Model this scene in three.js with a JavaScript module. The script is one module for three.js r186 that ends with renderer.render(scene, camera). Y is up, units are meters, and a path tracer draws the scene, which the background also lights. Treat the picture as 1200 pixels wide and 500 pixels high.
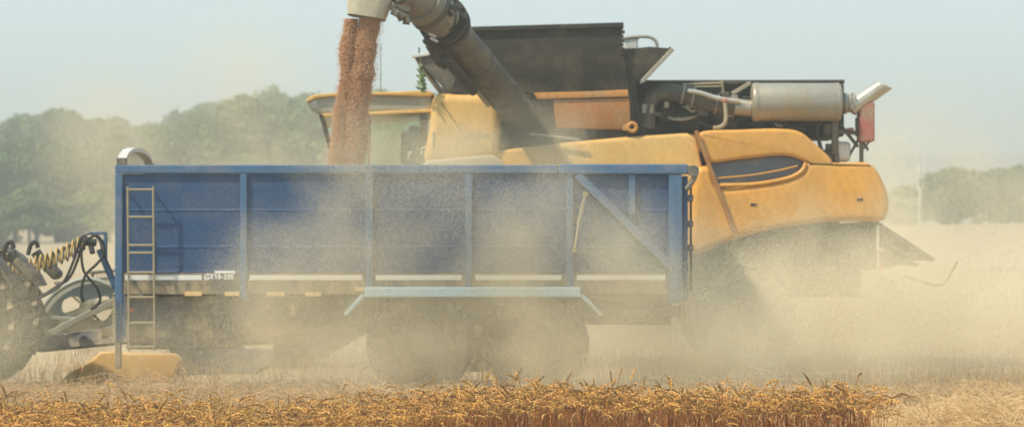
import * as THREE from 'three';
import { RoundedBoxGeometry } from 'three/addons/geometries/RoundedBoxGeometry.js';
import { mergeGeometries, mergeVertices, toCreasedNormals } from 'three/addons/utils/BufferGeometryUtils.js';
import { FontLoader } from 'three/addons/loaders/FontLoader.js';
import { TextGeometry } from 'three/addons/geometries/TextGeometry.js';

// ---------------------------------------------------------------- camera, sky, sun, exposure
const scene = new THREE.Scene();
const EYE = 2.0, DIST = 30;                       // eye height and distance to the near side of the trailer
const camera = new THREE.PerspectiveCamera(10.17, 1024 / 426, 0.5, 3000);
camera.position.set(0, EYE, DIST);
camera.lookAt(0, 2.3, 0);
camera.focus = 21; camera.userData.fStop = 2.1;      // the crop in the foreground is sharpest

function makeSky() {
  const w = 512, h = 256, data = new Float32Array(w * h * 4);
  for (let j = 0; j < h; j++) {
    const el = ((j + 0.5) / h - 0.5) * Math.PI, t = Math.max(0, Math.sin(el));
    const k = 1 - Math.exp(-t * 5);                // hazy horizon to a clearer blue overhead
    for (let i = 0; i < w; i++) {
      const n = (j * w + i) * 4;
      data[n] = 0.83 - 0.43 * k; data[n + 1] = 1.03 - 0.40 * k; data[n + 2] = 1.0 - 0.08 * k; data[n + 3] = 1;
    }
  }
  const t = new THREE.DataTexture(data, w, h, THREE.RGBAFormat, THREE.FloatType);
  t.mapping = THREE.EquirectangularReflectionMapping; t.magFilter = t.minFilter = THREE.LinearFilter; t.needsUpdate = true;
  return t;
}
scene.background = makeSky(); scene.environment = scene.background;

const sun = new THREE.DirectionalLight(new THREE.Color(1.0, 0.91, 0.74), 4.5);
sun.position.set(-42, 60, 22); sun.target.position.set(0, 1, 0);
sun.castShadow = true; sun.shadow.mapSize.set(4096, 4096); sun.shadow.radius = 2;
Object.assign(sun.shadow.camera, { left: -20, right: 20, top: 20, bottom: -20, near: 1, far: 200 });
scene.add(sun, sun.target);

const renderer = new THREE.WebGLRenderer({ antialias: true });
renderer.setSize(1024, 426);
renderer.toneMapping = THREE.LinearToneMapping;
renderer.toneMappingExposure = 1.2;
renderer.shadowMap.enabled = true;

scene.fog = new THREE.FogExp2(new THREE.Color(1.0, 0.95, 0.80), 0.0025);

// ---------------------------------------------------------------- helpers
function rng(seed) { let a = seed >>> 0; return () => { a |= 0; a = a + 0x6D2B79F5 | 0; let t = Math.imul(a ^ a >>> 15, 1 | a); t = t + Math.imul(t ^ t >>> 7, 61 | t) ^ t; return ((t ^ t >>> 14) >>> 0) / 4294967296; }; }
const R = rng(20240817), rr = (a, b) => a + (b - a) * R();
const gauss = (f = R) => Math.sqrt(-2 * Math.log(Math.max(1e-9, f()))) * Math.cos(6.28318 * f());
const V = (x, y, z) => new THREE.Vector3(x, y, z);
const ss = (a, b, x) => { const t = Math.min(1, Math.max(0, (x - a) / (b - a))); return t * t * (3 - 2 * t); };
// places measured in the photograph turned into metres at a depth z (z = 0 is the near side of the trailer)
const X = (px, z = 0) => (px - 600) * (DIST - z) / 2808, Y = (py, z = 0) => EYE + (278 - py) * (DIST - z) / 2808;
const P = (px, py, z = 0) => V(X(px, z), Y(py, z), z);

function hash3(x, y, z) { let h = Math.imul(x, 374761393) ^ Math.imul(y, 668265263) ^ Math.imul(z, 2147483647 - 1274126177); h = Math.imul(h ^ h >>> 13, 1274126177); return ((h ^ h >>> 16) >>> 0) / 4294967296; }
function noise3(x, y, z, per = 0) {
  const xi = Math.floor(x), yi = Math.floor(y), zi = Math.floor(z), f = (t) => t * t * (3 - 2 * t), u = f(x - xi), v = f(y - yi), w = f(z - zi);
  const m = (a) => per ? ((a % per) + per) % per : a; let s = 0;
  for (let i = 0; i < 2; i++) for (let j = 0; j < 2; j++) for (let k = 0; k < 2; k++) s += hash3(m(xi + i), m(yi + j), zi + k) * (i ? u : 1 - u) * (j ? v : 1 - v) * (k ? w : 1 - w);
  return s;
}
function fbm(x, y, z, o = 4, per = 0) { let s = 0, a = 0.5, t = 0; for (let i = 0; i < o; i++) { s += a * noise3(x, y, z + i * 17, per); t += a; x *= 2; y *= 2; z *= 2; a *= 0.5; if (per) per *= 2; } return s / t; }

// a tiling colour texture: fn(u, v) with fbm(u * n, v * n, seed, octaves, n) tiling gives an sRGB triple 0..1
function texture(size, metres, fn, srgb = true) {
  const d = new Uint8Array(size * size * 4);
  for (let j = 0; j < size; j++) for (let i = 0; i < size; i++) {
    const c = fn(i / size, j / size), n = (j * size + i) * 4;
    for (let k = 0; k < 3; k++) d[n + k] = Math.max(0, Math.min(255, 255 * (Array.isArray(c) ? c[k] : c)));
    d[n + 3] = 255;
  }
  const t = new THREE.DataTexture(d, size, size); t.wrapS = t.wrapT = THREE.RepeatWrapping; t.magFilter = THREE.LinearFilter; t.minFilter = THREE.LinearMipmapLinearFilter; t.generateMipmaps = true;
  if (srgb) t.colorSpace = THREE.SRGBColorSpace; t.repeat.set(1 / metres, 1 / metres); t.needsUpdate = true; return t;
}
const toS = (c) => c.map((x) => x <= 0.0031308 ? x * 12.92 : 1.055 * Math.pow(x, 1 / 2.4) - 0.055);
const mixc = (a, b, t) => a.map((x, i) => x + (b[i] - x) * t);
const FIELDS = [0, 1, 2].map((k) => { const a = new Float32Array(512 * 512); for (let j = 0; j < 512; j++) for (let i = 0; i < 512; i++) { const u = i / 512, v = j / 512; a[j * 512 + i] = k === 0 ? fbm(u * 6, v * 6, 1, 5, 6) : k === 1 ? fbm(u * 60, v * 40, 10, 3, 20) : fbm(u * 4, v * 28, 4, 3, 4); } return a; });
// paint with patches of dust, streaky smears and flecks of chaff stuck to it
function dirtyTex(seed, paint, dust, amount, flecks = 0.5, metres = 2) {
  const fl = [], r = rng(seed * 77 + 5), size = 512;
  const mask = new Float32Array(size * size);
  for (let n = 0; n < 620 * flecks; n++) {                 // short strokes of chaff lying at all angles
    const x0 = r() * size, y0 = r() * size, a = (r() - 0.5) * 1.6, L = 1 + 7 * r() * r(), b = 0.3 + 0.6 * r();
    for (let s = 0; s <= L; s += 0.5) { const x = ((x0 + s * Math.cos(a)) % size + size) % size | 0, y = ((y0 + s * Math.sin(a)) % size + size) % size | 0; mask[y * size + x] = Math.max(mask[y * size + x], b); }
  }
  const ox = r() * size | 0, oy = r() * size | 0;
  return texture(size, metres, (u, v) => {
    const at = ((v * size + oy & 511) * size) + (u * size + ox & 511), n = FIELDS[0][at], g = FIELDS[1][at], s = FIELDS[2][at];
    let t = amount * (0.35 + 1.5 * ss(0.38, 0.72, n) * (0.4 + 0.9 * g) + 0.5 * (s - 0.45));
    let c = mixc(paint, dust, Math.min(0.92, Math.max(0, t)));
    c = c.map((x) => x * (0.86 + 0.28 * g));
    const f = mask[(v * size | 0) * size + (u * size | 0)];
    return toS(mixc(c, [0.55, 0.5, 0.36], f * 0.55));
  });
}
const bumpTex = texture(256, 0.5, (u, v) => { const n = fbm(u * 8, v * 8, 5, 5, 8); return [n, n, n]; }, false);
const DUST = [0.36, 0.27, 0.15];
const mat = (o) => new THREE.MeshStandardMaterial(o), lin = (r, g, b) => new THREE.Color().setRGB(r, g, b);
const dirty = (seed, paint, amount, o = {}) => mat({ map: dirtyTex(seed, paint, o.dust || DUST, amount, o.flecks ?? 0.5, o.metres || 2), roughness: o.rough ?? 0.55, metalness: o.metal ?? 0, bumpMap: bumpTex, bumpScale: o.bump ?? 0.0015 });

const M = {
  blue: dirty(1, [0.004, 0.054, 0.150], 0.07, { flecks: 1, metres: 1.7, rough: 0.65 }),
  blueFrame: dirty(2, [0.035, 0.12, 0.24], 0.15, { flecks: 0.5 }),
  bluePale: dirty(3, [0.46, 0.66, 0.78], 0.08),
  chassis: dirty(4, [0.03, 0.04, 0.06], 0.5),
  yellow: dirty(5, [0.74, 0.34, 0.045], 0.2, { rough: 0.38, bump: 0.0004, flecks: 0.25, dust: [0.42, 0.26, 0.10], metres: 3 }),
  yellowPale: dirty(6, [0.78, 0.44, 0.11], 0.18, { rough: 0.38, bump: 0.0004, flecks: 0.2, dust: [0.45, 0.32, 0.15], metres: 3 }),
  orange: dirty(7, [0.62, 0.24, 0.03], 0.3, { flecks: 0.3 }),
  rustOrange: dirty(8, [0.40, 0.14, 0.02], 0.35, { flecks: 0.6, dust: [0.36, 0.22, 0.09] }),
  black: dirty(9, [0.012, 0.010, 0.007], 0.3, { flecks: 0.8, dust: [0.10, 0.07, 0.035], rough: 0.75 }),
  tank: dirty(10, [0.012, 0.009, 0.006], 0.4, { flecks: 0.8, dust: [0.085, 0.06, 0.03], metres: 1.4, rough: 0.85 }),
  augerM: dirty(11, [0.07, 0.058, 0.038], 0.4, { flecks: 1, dust: [0.17, 0.135, 0.08], metres: 1.2, rough: 0.7 }),
  augerGrey: dirty(12, [0.17, 0.145, 0.105], 0.4, { flecks: 0.3, rough: 0.5 }),
  spout: dirty(13, [0.50, 0.44, 0.32], 0.25, { flecks: 0.2, rough: 0.7 }),
  steel: dirty(14, [0.34, 0.315, 0.25], 0.45, { flecks: 0.3, rough: 0.5, metal: 0.3 }),
  steelBright: dirty(15, [0.56, 0.51, 0.41], 0.3, { flecks: 0.2, rough: 0.45, metal: 0.35 }),
  white: dirty(16, [0.66, 0.64, 0.56], 0.2, { flecks: 0.2 }),
  khaki: dirty(17, [0.30, 0.255, 0.14], 0.4, { flecks: 0.2 }),
  panelGrey: dirty(18, [0.075, 0.085, 0.11], 0.25, { flecks: 0.4, rough: 0.3 }),
  red: dirty(19, [0.42, 0.09, 0.075], 0.45, { flecks: 0.3 }),
  tyre: dirty(20, [0.022, 0.021, 0.02], 0.55, { flecks: 0.3, rough: 0.9 }),
  rim: dirty(21, [0.36, 0.34, 0.3], 0.5, { flecks: 0.2 }),
  roofGrey: dirty(23, [0.40, 0.38, 0.29], 0.35, { flecks: 0.2 }),
  skirt: dirty(24, [0.56, 0.46, 0.32], 0.3, { flecks: 0.2 }),
  headerGrey: dirty(22, [0.40, 0.42, 0.34], 0.35, { flecks: 0.2 }),
  seat: mat({ color: lin(0.05, 0.05, 0.055), roughness: 0.9 }),
  hoseBlack: mat({ color: lin(0.025, 0.023, 0.02), roughness: 0.7 }),
  hoseYellow: mat({ color: lin(0.62, 0.40, 0.08), roughness: 0.5 }),
  tape: mat({ color: lin(0.72, 0.70, 0.62), roughness: 0.4 }),
  amber: mat({ color: lin(0.72, 0.50, 0.22), roughness: 0.35 }),
  lampRed: mat({ color: lin(0.7, 0.05, 0.03), roughness: 0.3 }),
  lettering: mat({ color: lin(0.8, 0.8, 0.78), roughness: 0.5 }),
  glass: new THREE.MeshPhysicalMaterial({ color: lin(0.88, 0.93, 0.87), transmission: 1, thickness: 0, roughness: 0.05, ior: 1.5 }),
};

const used = new Map();
function numbered(name) { const n = used.get(name) || 0; used.set(name, n + 1); return n ? name + '_' + String(n).padStart(3, '0') : name; }
function tag(o, label, category, group, kind) { o.userData.label = label; if (category) o.userData.category = category; if (group) o.userData.group = group; if (kind) o.userData.kind = kind; return o; }
function shade(o) { o.castShadow = o.receiveShadow = true; return o; }
const baseOf = new Map();
function thing(name, label, category, at, group) {
  const g = new THREE.Group(); g.name = numbered(name); g.position.copy(at); baseOf.set(g, at.clone()); scene.add(g);
  return tag(g, label, category, group);
}
// texture coordinates in metres, from the side that each face points to
function metreUV(g) {
  const p = g.attributes.position, n = g.attributes.normal, uv = new Float32Array(p.count * 2);
  for (let i = 0; i < p.count; i++) {
    const ax = Math.abs(n.getX(i)), ay = Math.abs(n.getY(i)), az = Math.abs(n.getZ(i));
    const [u, v] = az >= ax && az >= ay ? [p.getX(i), p.getY(i)] : ax >= ay ? [p.getZ(i), p.getY(i)] : [p.getX(i), p.getZ(i)];
    uv[2 * i] = u; uv[2 * i + 1] = v;
  }
  g.setAttribute('uv', new THREE.BufferAttribute(uv, 2)); return g;
}
function clean(g) { let c = g.index ? g.toNonIndexed() : g; for (const k of Object.keys(c.attributes)) if (!['position', 'normal'].includes(k)) c.deleteAttribute(k); c.clearGroups?.(); return c; }
// one named mesh of a thing; shapes come in world metres and are moved to the thing's base
function part(name, geos, m, parent, label) {
  const list = [].concat(geos).map(clean); let g = list.length > 1 ? mergeGeometries(list) : list[0];
  g = metreUV(g); const b = baseOf.get(parent); g.translate(-b.x, -b.y, -b.z);
  const o = shade(new THREE.Mesh(g, m)); o.name = name; parent.add(o); baseOf.set(o, b); if (label) o.userData.label = label; return o;
}
// shapes
function box(x0, x1, y0, y1, z0, z1, r = 0.012) {
  const w = Math.abs(x1 - x0), h = Math.abs(y1 - y0), d = Math.abs(z1 - z0);
  const g = new RoundedBoxGeometry(w, h, d, 1, Math.min(r, w / 2.2, h / 2.2, d / 2.2)); g.translate((x0 + x1) / 2, (y0 + y1) / 2, (z0 + z1) / 2); return g;
}
const pbox = (px0, px1, py0, py1, z0, z1, r) => box(X(px0, z0), X(px1, z0), Y(py1, z0), Y(py0, z0), z0, z1, r);   // z0 is the near face
function beam(a, b, w, h, r = 0.01) {                       // square bar from a to b; w sideways, h the other way
  const d = b.clone().sub(a), L = d.length(), g = new RoundedBoxGeometry(w, L, h, 1, Math.min(r, w / 2.2, h / 2.2));
  g.applyQuaternion(new THREE.Quaternion().setFromUnitVectors(V(0, 1, 0), d.normalize())); const c = a.clone().add(b).multiplyScalar(0.5); g.translate(c.x, c.y, c.z); return g;
}
function rod(a, b, r0, r1 = r0, seg = 14) {
  const d = b.clone().sub(a), g = new THREE.CylinderGeometry(r1, r0, d.length(), seg); g.applyQuaternion(new THREE.Quaternion().setFromUnitVectors(V(0, 1, 0), d.clone().normalize()));
  const c = a.clone().add(b).multiplyScalar(0.5); g.translate(c.x, c.y, c.z); return g;
}
const tube = (pts, r, n = 40, seg = 8) => new THREE.TubeGeometry(new THREE.CatmullRomCurve3(pts, false, 'catmullrom', 0.5), n, r, seg, false);
function poly(pts, z, depth, bevel = 0.015, segs = 2, holes = []) {     // outline given in photograph places at depth z (its near face), going back by depth
  const sh = new THREE.Shape(pts.map(([a, b]) => new THREE.Vector2(X(a, z), Y(b, z))));
  for (const h of holes) sh.holes.push(new THREE.Path(h.map(([a, b]) => new THREE.Vector2(X(a, z), Y(b, z)))));
  const bt = Math.min(bevel, depth / 2.2), g = new THREE.ExtrudeGeometry(sh, { depth: depth - 2 * bt, bevelEnabled: bevel > 0, bevelThickness: bt, bevelSize: bevel, bevelOffset: -bevel, bevelSegments: segs, curveSegments: 12 });
  g.translate(0, 0, z - depth + bt); return toCreasedNormals(g, 0.7);
}
// a smooth closed outline through the given places
function smoothPts(pts, n = 60) { const c = new THREE.CatmullRomCurve3(pts.map(([a, b]) => V(a, b, 0)), true, 'centripetal'); return c.getPoints(n).slice(0, -1).map((p) => [p.x, p.y]); }
function quadSheet(a, b, c, d, t) {                          // a thin plate through four corners
  const n = b.clone().sub(a).cross(d.clone().sub(a)).normalize().multiplyScalar(t), q = [a, b, c, d], p = [...q, ...q.map((v) => v.clone().add(n))];
  const f = [[0, 1, 2], [0, 2, 3], [6, 5, 4], [7, 6, 4]]; for (let i = 0; i < 4; i++) { const j = (i + 1) % 4; f.push([i, i + 4, j], [j, i + 4, j + 4]); }
  const pos = []; for (const t3 of f) for (const k of t3) pos.push(...p[k].toArray());
  const g = new THREE.BufferGeometry(); g.setAttribute('position', new THREE.Float32BufferAttribute(pos, 3)); g.computeVertexNormals(); return g;
}
function instanced(name, geo, m, mats, colors, label, category) {
  const o = shade(new THREE.InstancedMesh(geo, m, mats.length)); mats.forEach((x, i) => o.setMatrixAt(i, x)); if (colors) colors.forEach((c, i) => o.setColorAt(i, c));
  o.name = numbered(name); tag(o, label, category, null, 'stuff'); scene.add(o); return o;
}
const pose = (p, q, s) => new THREE.Matrix4().compose(p, q, s.isVector3 ? s : V(s, s, s));
const eul = (x, y, z) => new THREE.Quaternion().setFromEuler(new THREE.Euler(x, y, z));

// ---------------------------------------------------------------- ground
function groundH(x, z) {
  const d = DIST - z;
  let h = 0.1 * (fbm(x * 0.15 + 40, z * 0.15, 3, 3) - 0.5);
  h += 0.13 * Math.exp(-(((z - 5) / 2.2) ** 2));                                  // a low swell this side of the wheel tracks
  const side = ss(-60, 60, x * 60 / Math.max(60, d * 0.4));
  h += ss(60, 190, d) * (1.2 + 2.2 * side) * (1 - 0.0 * side);
  h += ss(215, 330, d) * 9 * ss(10, -45, x) + ss(190, 420, d) * 1.0;
  return h * (d > 33 ? 1 : 1);
}
{
  const xs = [], zs = [];
  for (let i = -60; i <= 60; i++) xs.push(Math.sign(i) * (Math.abs(i) * 0.35 + Math.pow(Math.abs(i) / 60, 5) * 500));
  for (let j = 0; j <= 150; j++) zs.push(36 - j * 0.35 - Math.pow(j / 150, 4.5) * 900);
  const pos = [], nor = [], idx = [], nx = xs.length;
  for (const z of zs) for (const x of xs) pos.push(x, groundH(x, z), z);
  for (let j = 0; j + 1 < zs.length; j++) for (let i = 0; i + 1 < nx; i++) { const a = j * nx + i; idx.push(a, a + nx, a + 1, a + 1, a + nx, a + nx + 1); }
  idx.forEach((_, k) => { if (k % 3 === 1) [idx[k], idx[k + 1]] = [idx[k + 1], idx[k]]; });
  const g = new THREE.BufferGeometry(); g.setAttribute('position', new THREE.Float32BufferAttribute(pos, 3)); g.setIndex(idx); g.computeVertexNormals();
  if (g.attributes.normal.getY(0) < 0) { for (let k = 0; k < idx.length; k += 3) [idx[k + 1], idx[k + 2]] = [idx[k + 2], idx[k + 1]]; g.setIndex(idx); g.computeVertexNormals(); }
  metreUV(g);
  const uv = g.attributes.uv; for (let i = 0; i < uv.count; i++) uv.setXY(i, g.attributes.position.getX(i), g.attributes.position.getZ(i));
  const t = texture(512, 3.1, (u, v) => {
    const row = 0.5 + 0.5 * Math.sin(v * 6.28318 * 20), n = fbm(u * 8, v * 8, 31, 5, 8), f = fbm(u * 90, v * 40, 33, 2, 20);
    return toS(mixc([0.26, 0.165, 0.08], [0.60, 0.45, 0.25], Math.min(1, Math.max(0, 0.1 + 0.35 * row * f * 2 + 0.5 * n * f * 2))));
  });
  const o = shade(new THREE.Mesh(g, mat({ map: t, roughness: 1, bumpMap: bumpTex, bumpScale: 0.03 }))); o.name = 'ground'; tag(o, 'stubble field of cut wheat running back to the trees', null, null, 'structure'); scene.add(o);
}
// far wooded ridge
{
  const xs = 120, pos = [], idx = [], D = 1100, zc = DIST - D;
  for (let j = 0; j <= 8; j++) for (let i = 0; i <= xs; i++) {
    const x = (i / xs - 0.5) * 1500, top = 26 + 14 * (fbm(i * 0.06, 2, 8, 3)) + 10 * ss(300, 120, Math.abs(x - 170)) - 6;
    pos.push(x, 3 + (top + 5 * (fbm(i * 1.3, j, 5, 2) - 0.5)) * Math.sin(j / 8 * Math.PI / 2), zc - j * 14);
  }
  for (let j = 0; j < 8; j++) for (let i = 0; i < xs; i++) { const a = j * (xs + 1) + i; idx.push(a, a + 1, a + xs + 1, a + 1, a + xs + 2, a + xs + 1); }
  const g = new THREE.BufferGeometry(); g.setAttribute('position', new THREE.Float32BufferAttribute(pos, 3)); g.setIndex(idx); g.computeVertexNormals(); metreUV(g);
  const t = texture(256, 60, (u, v) => toS(mixc([0.02, 0.035, 0.02], [0.06, 0.085, 0.035], fbm(u * 16, v * 16, 71, 4, 16))));
  const o = shade(new THREE.Mesh(g, mat({ map: t, roughness: 1 }))); o.name = 'hills'; tag(o, 'far blue wooded ridge on the skyline', null, null, 'structure'); scene.add(o);
}

// ---------------------------------------------------------------- grain trailer
const tr = thing('grain_trailer', 'blue high-sided grain trailer with ladder and pale mudguard, filled from above', 'trailer', V(-1.4, 0, -1.2));
{
  const N = 0, F = -2.45, xL = X(134), xR = X(808), top = Y(193), floorY = Y(334);
  // side walls: frame first, then the pressed panels of each bay set back inside it
  part('top_rail', box(xL, X(655), Y(203), top, N - 0.09, N, 0.015), M.blueFrame, tr);
  part('top_rail', box(xL, xR, Y(203), top, F, F + 0.09, 0.015), M.blueFrame, tr);
  const posts = [[134, 143], [281, 289], [428, 437], [545, 553], [664, 672]];
  posts.forEach(([a, b], i) => { const lo = Y(i === 0 ? 400 : 350); part('post', box(X(a), X(b), lo, Y(203.4), N - 0.08, N - 0.006, 0.012), M.blueFrame, tr); });
  const bays = [[143, 281], [289, 428], [437, 545], [553, 664], [672, 784]];
  for (const [a, b] of bays) {
    for (const [y0, y1] of [[203.4, 247], [247.3, 290], [290.3, 319]]) {
      // pressed sheet: its lower lip stands a little prouder than its upper edge
      const x0 = X(a) + 0.002, x1 = X(b) - 0.002, ya = Y(y0), yb = Y(y1), zi = N - 0.048, zo = N - 0.042;
      const sh = new THREE.Shape([[zi - 0.02, yb], [zo, yb], [zo, yb + 0.012], [zi, yb + 0.03], [zi, ya], [zi - 0.02, ya]].map(([p, q]) => new THREE.Vector2(p, q)));
      const g = new THREE.ExtrudeGeometry(sh, { depth: x1 - x0, bevelEnabled: false }); g.rotateY(-Math.PI / 2); g.scale(1, 1, 1);
      // after the turn the outline's first axis runs along z and the depth along -x
      const p = g.attributes.position; for (let i = 0; i < p.count; i++) { const x = p.getX(i), z = p.getZ(i); p.setXYZ(i, x0 + (-x), p.getY(i), z); }
      g.computeVertexNormals();
      const nrm = g.attributes.normal; let flip = 0; for (let i = 0; i < nrm.count; i++) if (Math.abs(p.getZ(i) - zo) < 1e-4 && Math.abs(nrm.getZ(i)) > 0.9) flip += nrm.getZ(i);
      if (flip < 0) { for (let i = 0; i < p.count; i += 3) { const A = [p.getX(i), p.getY(i), p.getZ(i)], B = [p.getX(i + 2), p.getY(i + 2), p.getZ(i + 2)]; p.setXYZ(i, ...B); p.setXYZ(i + 2, ...A); } g.computeVertexNormals(); }
      part('side_panel', g, M.blue, tr);
    }
    part('bottom_rail', box(X(a) + 0.002, X(b) - 0.002, Y(345), Y(319.6), N - 0.085, N - 0.02, 0.012), M.chassis, tr);
  }
  for (const [a, b] of [[146, 236], [292, 424], [440, 541], [557, 658], [676, 780]])
    part('reflective_tape', box(X(a), X(b), Y(328), Y(322), N - 0.022, N - 0.016, 0.002), M.tape, tr);
  part('side_wall', box(xL + 0.01, xR - 0.3, floorY, Y(203.4), F + 0.01, F + 0.07), M.blue, tr);
  part('lining', box(xL + 0.075, X(784), floorY + 0.085, Y(204), N - 0.092, N - 0.074, 0.004), M.blue, tr);
  part('front_wall', box(xL, xL + 0.07, floorY, Y(203.4), F + 0.075, N - 0.095), M.blue, tr);
  part('floor', box(xL + 0.075, X(784), floorY, floorY + 0.08, F + 0.075, N - 0.095), M.blue, tr);
  // arched head bar over the front wall with mesh infill
  {
    const pts = []; for (let i = 0; i <= 24; i++) { const a = Math.PI * i / 24; pts.push([Math.cos(a), Math.sin(a)]); }
    const zc = (N + F) / 2, hz = 1.16, hy = 0.25, arc = [], strip = [];
    const sh = new THREE.Shape(); pts.forEach(([c, s], i) => { const x = c * hz, y = Math.pow(s, 0.8) * hy; i ? sh.lineTo(x, y) : sh.moveTo(x, y); });
    for (let i = pts.length - 1; i >= 0; i--) sh.lineTo(pts[i][0] * (hz - 0.05), Math.pow(pts[i][1], 0.8) * (hy - 0.05));
    const g = new THREE.ExtrudeGeometry(sh, { depth: 0.11, bevelEnabled: false, curveSegments: 4 }); g.rotateY(Math.PI / 2); g.translate(xL + 0.02, top + 0.002, zc);
    part('head_arch', toCreasedNormals(g, 0.6), M.white, tr);
    for (let k = -9; k <= 9; k++) { const z = k * 0.115, y = Math.pow(Math.sqrt(Math.max(0, 1 - (z / hz) ** 2)), 0.8) * (hy - 0.05); part('infill_bar', rod(V(xL + 0.07, top, zc + z), V(xL + 0.07, top + y, zc + z), 0.006, 0.006, 5), M.steel, tr); }
    for (const s of [-1, 1]) part('arch_bracket', box(xL + 0.01, xL + 0.14, top, top + 0.09, zc + s * (hz - 0.03) - 0.05, zc + s * (hz - 0.03) + 0.05), M.chassis, tr);
  }
  // raised tail section: top tube, diagonal brace, uprights and the tailgate
  part('tail_top_tube', box(X(656), X(806), Y(204), Y(192), N - 0.11, N + 0.03, 0.02), M.blueFrame, tr);
  part('diagonal_brace', beam(V(X(677), Y(205), N - 0.004), V(X(792), Y(318), N - 0.004), 0.1, 0.06), M.blueFrame, tr);
  part('upright', box(X(737), X(745), Y(252), Y(204.4), N - 0.05, N + 0.0), M.blueFrame, tr);
  part('tail_post', box(X(784), X(800), Y(355), Y(204.4), N - 0.12, N + 0.02, 0.02), M.blueFrame, tr);
  part('tail_post', box(X(784), X(800), Y(355), Y(203.4), F, F + 0.12, 0.02), M.blueFrame, tr);
  const gate = part('tailgate', box(X(801), X(801) + 0.06, Y(352), Y(206), F + 0.05, N - 0.03, 0.015), M.blue, tr);
  part('gate_arm', [rod(V(X(800), Y(198), N - 0.03), V(X(816), Y(200), N - 0.03), 0.055), rod(V(X(813), Y(200), N - 0.09), V(X(813), Y(200), N + 0.03), 0.07), tube([V(X(816), Y(203), N - 0.03), V(X(812), Y(212), N - 0.03), V(X(804), Y(222), N - 0.03)], 0.035, 14)], M.chassis, gate);
  part('gate_seal', box(X(803.5) + 0.06, X(806) + 0.06, Y(340), Y(215), N - 0.1, N - 0.05), M.hoseBlack, gate);
  for (const y of [232, 262, 290]) part('gate_hinge', box(X(801) + 0.06, X(801) + 0.13, Y(y + 4), Y(y - 4), N - 0.14, N - 0.04), M.chassis, gate);
  const ram = part('ram', rod(P(686, 228, 0.03), P(678, 262, 0.03), 0.022), M.steel, tr); part('ram_rod', rod(P(678, 262, 0.03), P(673, 292, 0.03), 0.012), M.steelBright, ram);
  part('ram_lug', rod(P(686, 227, -0.02), P(686, 227, 0.06), 0.035), M.khaki, ram); part('ram_lug', rod(P(673, 293, -0.02), P(673, 293, 0.06), 0.03), M.khaki, ram);
  // ladder on the front corner
  const ld = part('ladder', [rod(P(149, 218, 0.12), P(151, 411, 0.12), 0.014, 0.014, 8), rod(P(179, 218, 0.12), P(181, 411, 0.12), 0.014, 0.014, 8)], M.khaki, tr);
  for (const y of [222, 254, 287, 296, 319, 348, 378, 406]) part('rung', rod(P(149 + (y - 218) / 97, y, 0.12), P(179 + (y - 218) / 97, y, 0.12), 0.014, 0.014, 8), M.khaki, ld);
  for (const [x, y] of [[149, 224], [179, 224], [150, 322], [180, 322]]) part('ladder_bracket', rod(P(x, y, 0.12), P(x, y, -0.07), 0.014, 0.014, 6), M.khaki, ld);
  // underside
  for (const z of [-0.62, -1.83]) part('chassis_rail', box(X(160), X(790), Y(382), Y(345.6), z - 0.07, z + 0.07), M.chassis, tr);
  for (const x of [170, 300, 420, 560, 680, 780]) part('cross_member', box(X(x), X(x) + 0.1, Y(376), Y(350), -1.759, -0.691), M.chassis, tr);
  part('side_skirt', poly([[146, 347], [426, 347], [426, 370], [395, 376], [372, 383], [330, 402], [215, 409], [148, 409]], -0.16, 0.05, 0.008), M.chassis, tr);
  part('belly_tank', box(X(225), X(330), Y(404), Y(360), -0.5, -0.24, 0.08), M.chassis, tr);
  for (const [a, b, y] of [[216, 236, 344], [263, 280, 344], [312, 333, 344.5], [357, 376, 344.5]]) part('side_marker', box(X(a), X(b), Y(y + 2.5), Y(y - 2.5), N - 0.02, N - 0.008, 0.003), M.amber, tr);
  part('side_lamp', box(X(416), X(426), Y(341), Y(336), N - 0.02, N + 0.03, 0.01), M.amber, tr);
  part('side_reflector', rod(P(154, 363, -0.16), P(154, 363, -0.14), 0.025), M.lampRed, tr);
  part('warning_plate', box(X(337), X(347), Y(371), Y(356), -0.158, -0.152, 0.002), M.khaki, tr);
  part('plate_mark', box(X(341), X(343), Y(368), Y(359), -0.151, -0.149, 0.0005), M.amber, tr);
  part('red_handle', beam(P(302, 364, -0.14), P(313, 355, -0.14), 0.02, 0.02), M.lampRed, tr);
  // mudguard: long pale rail over both wheels with sloping ends
  const mg = part('mudguard', [box(X(427), X(681), Y(348), Y(336), N - 0.62, N + 0.07, 0.02)], M.bluePale, tr);
  part('mudguard_end', beam(P(427, 345, -0.27), P(406, 368, -0.27), 0.05, 0.66), M.bluePale, mg);
  part('mudguard_end', beam(P(681, 345, -0.27), P(704, 368, -0.27), 0.05, 0.66), M.bluePale, mg);
  part('mudguard', [box(X(427), X(681), Y(348), Y(336), F - 0.07, F + 0.62, 0.02)], M.bluePale, tr);
  part('tail_step', box(X(690), X(790), Y(352), Y(345.6), -0.32, -0.1), M.khaki, tr);
  part('stand_leg', box(X(409), X(413), Y(402), Y(371), -0.6, -0.55), M.chassis, tr);
  part('mud_flap', box(X(797), X(803), Y(378), Y(356), -0.28, -0.02), M.chassis, tr);
  const bump = part('rear_bumper', box(X(680), X(806), Y(372), Y(362), -1.9, -0.3), M.chassis, tr);
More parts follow.
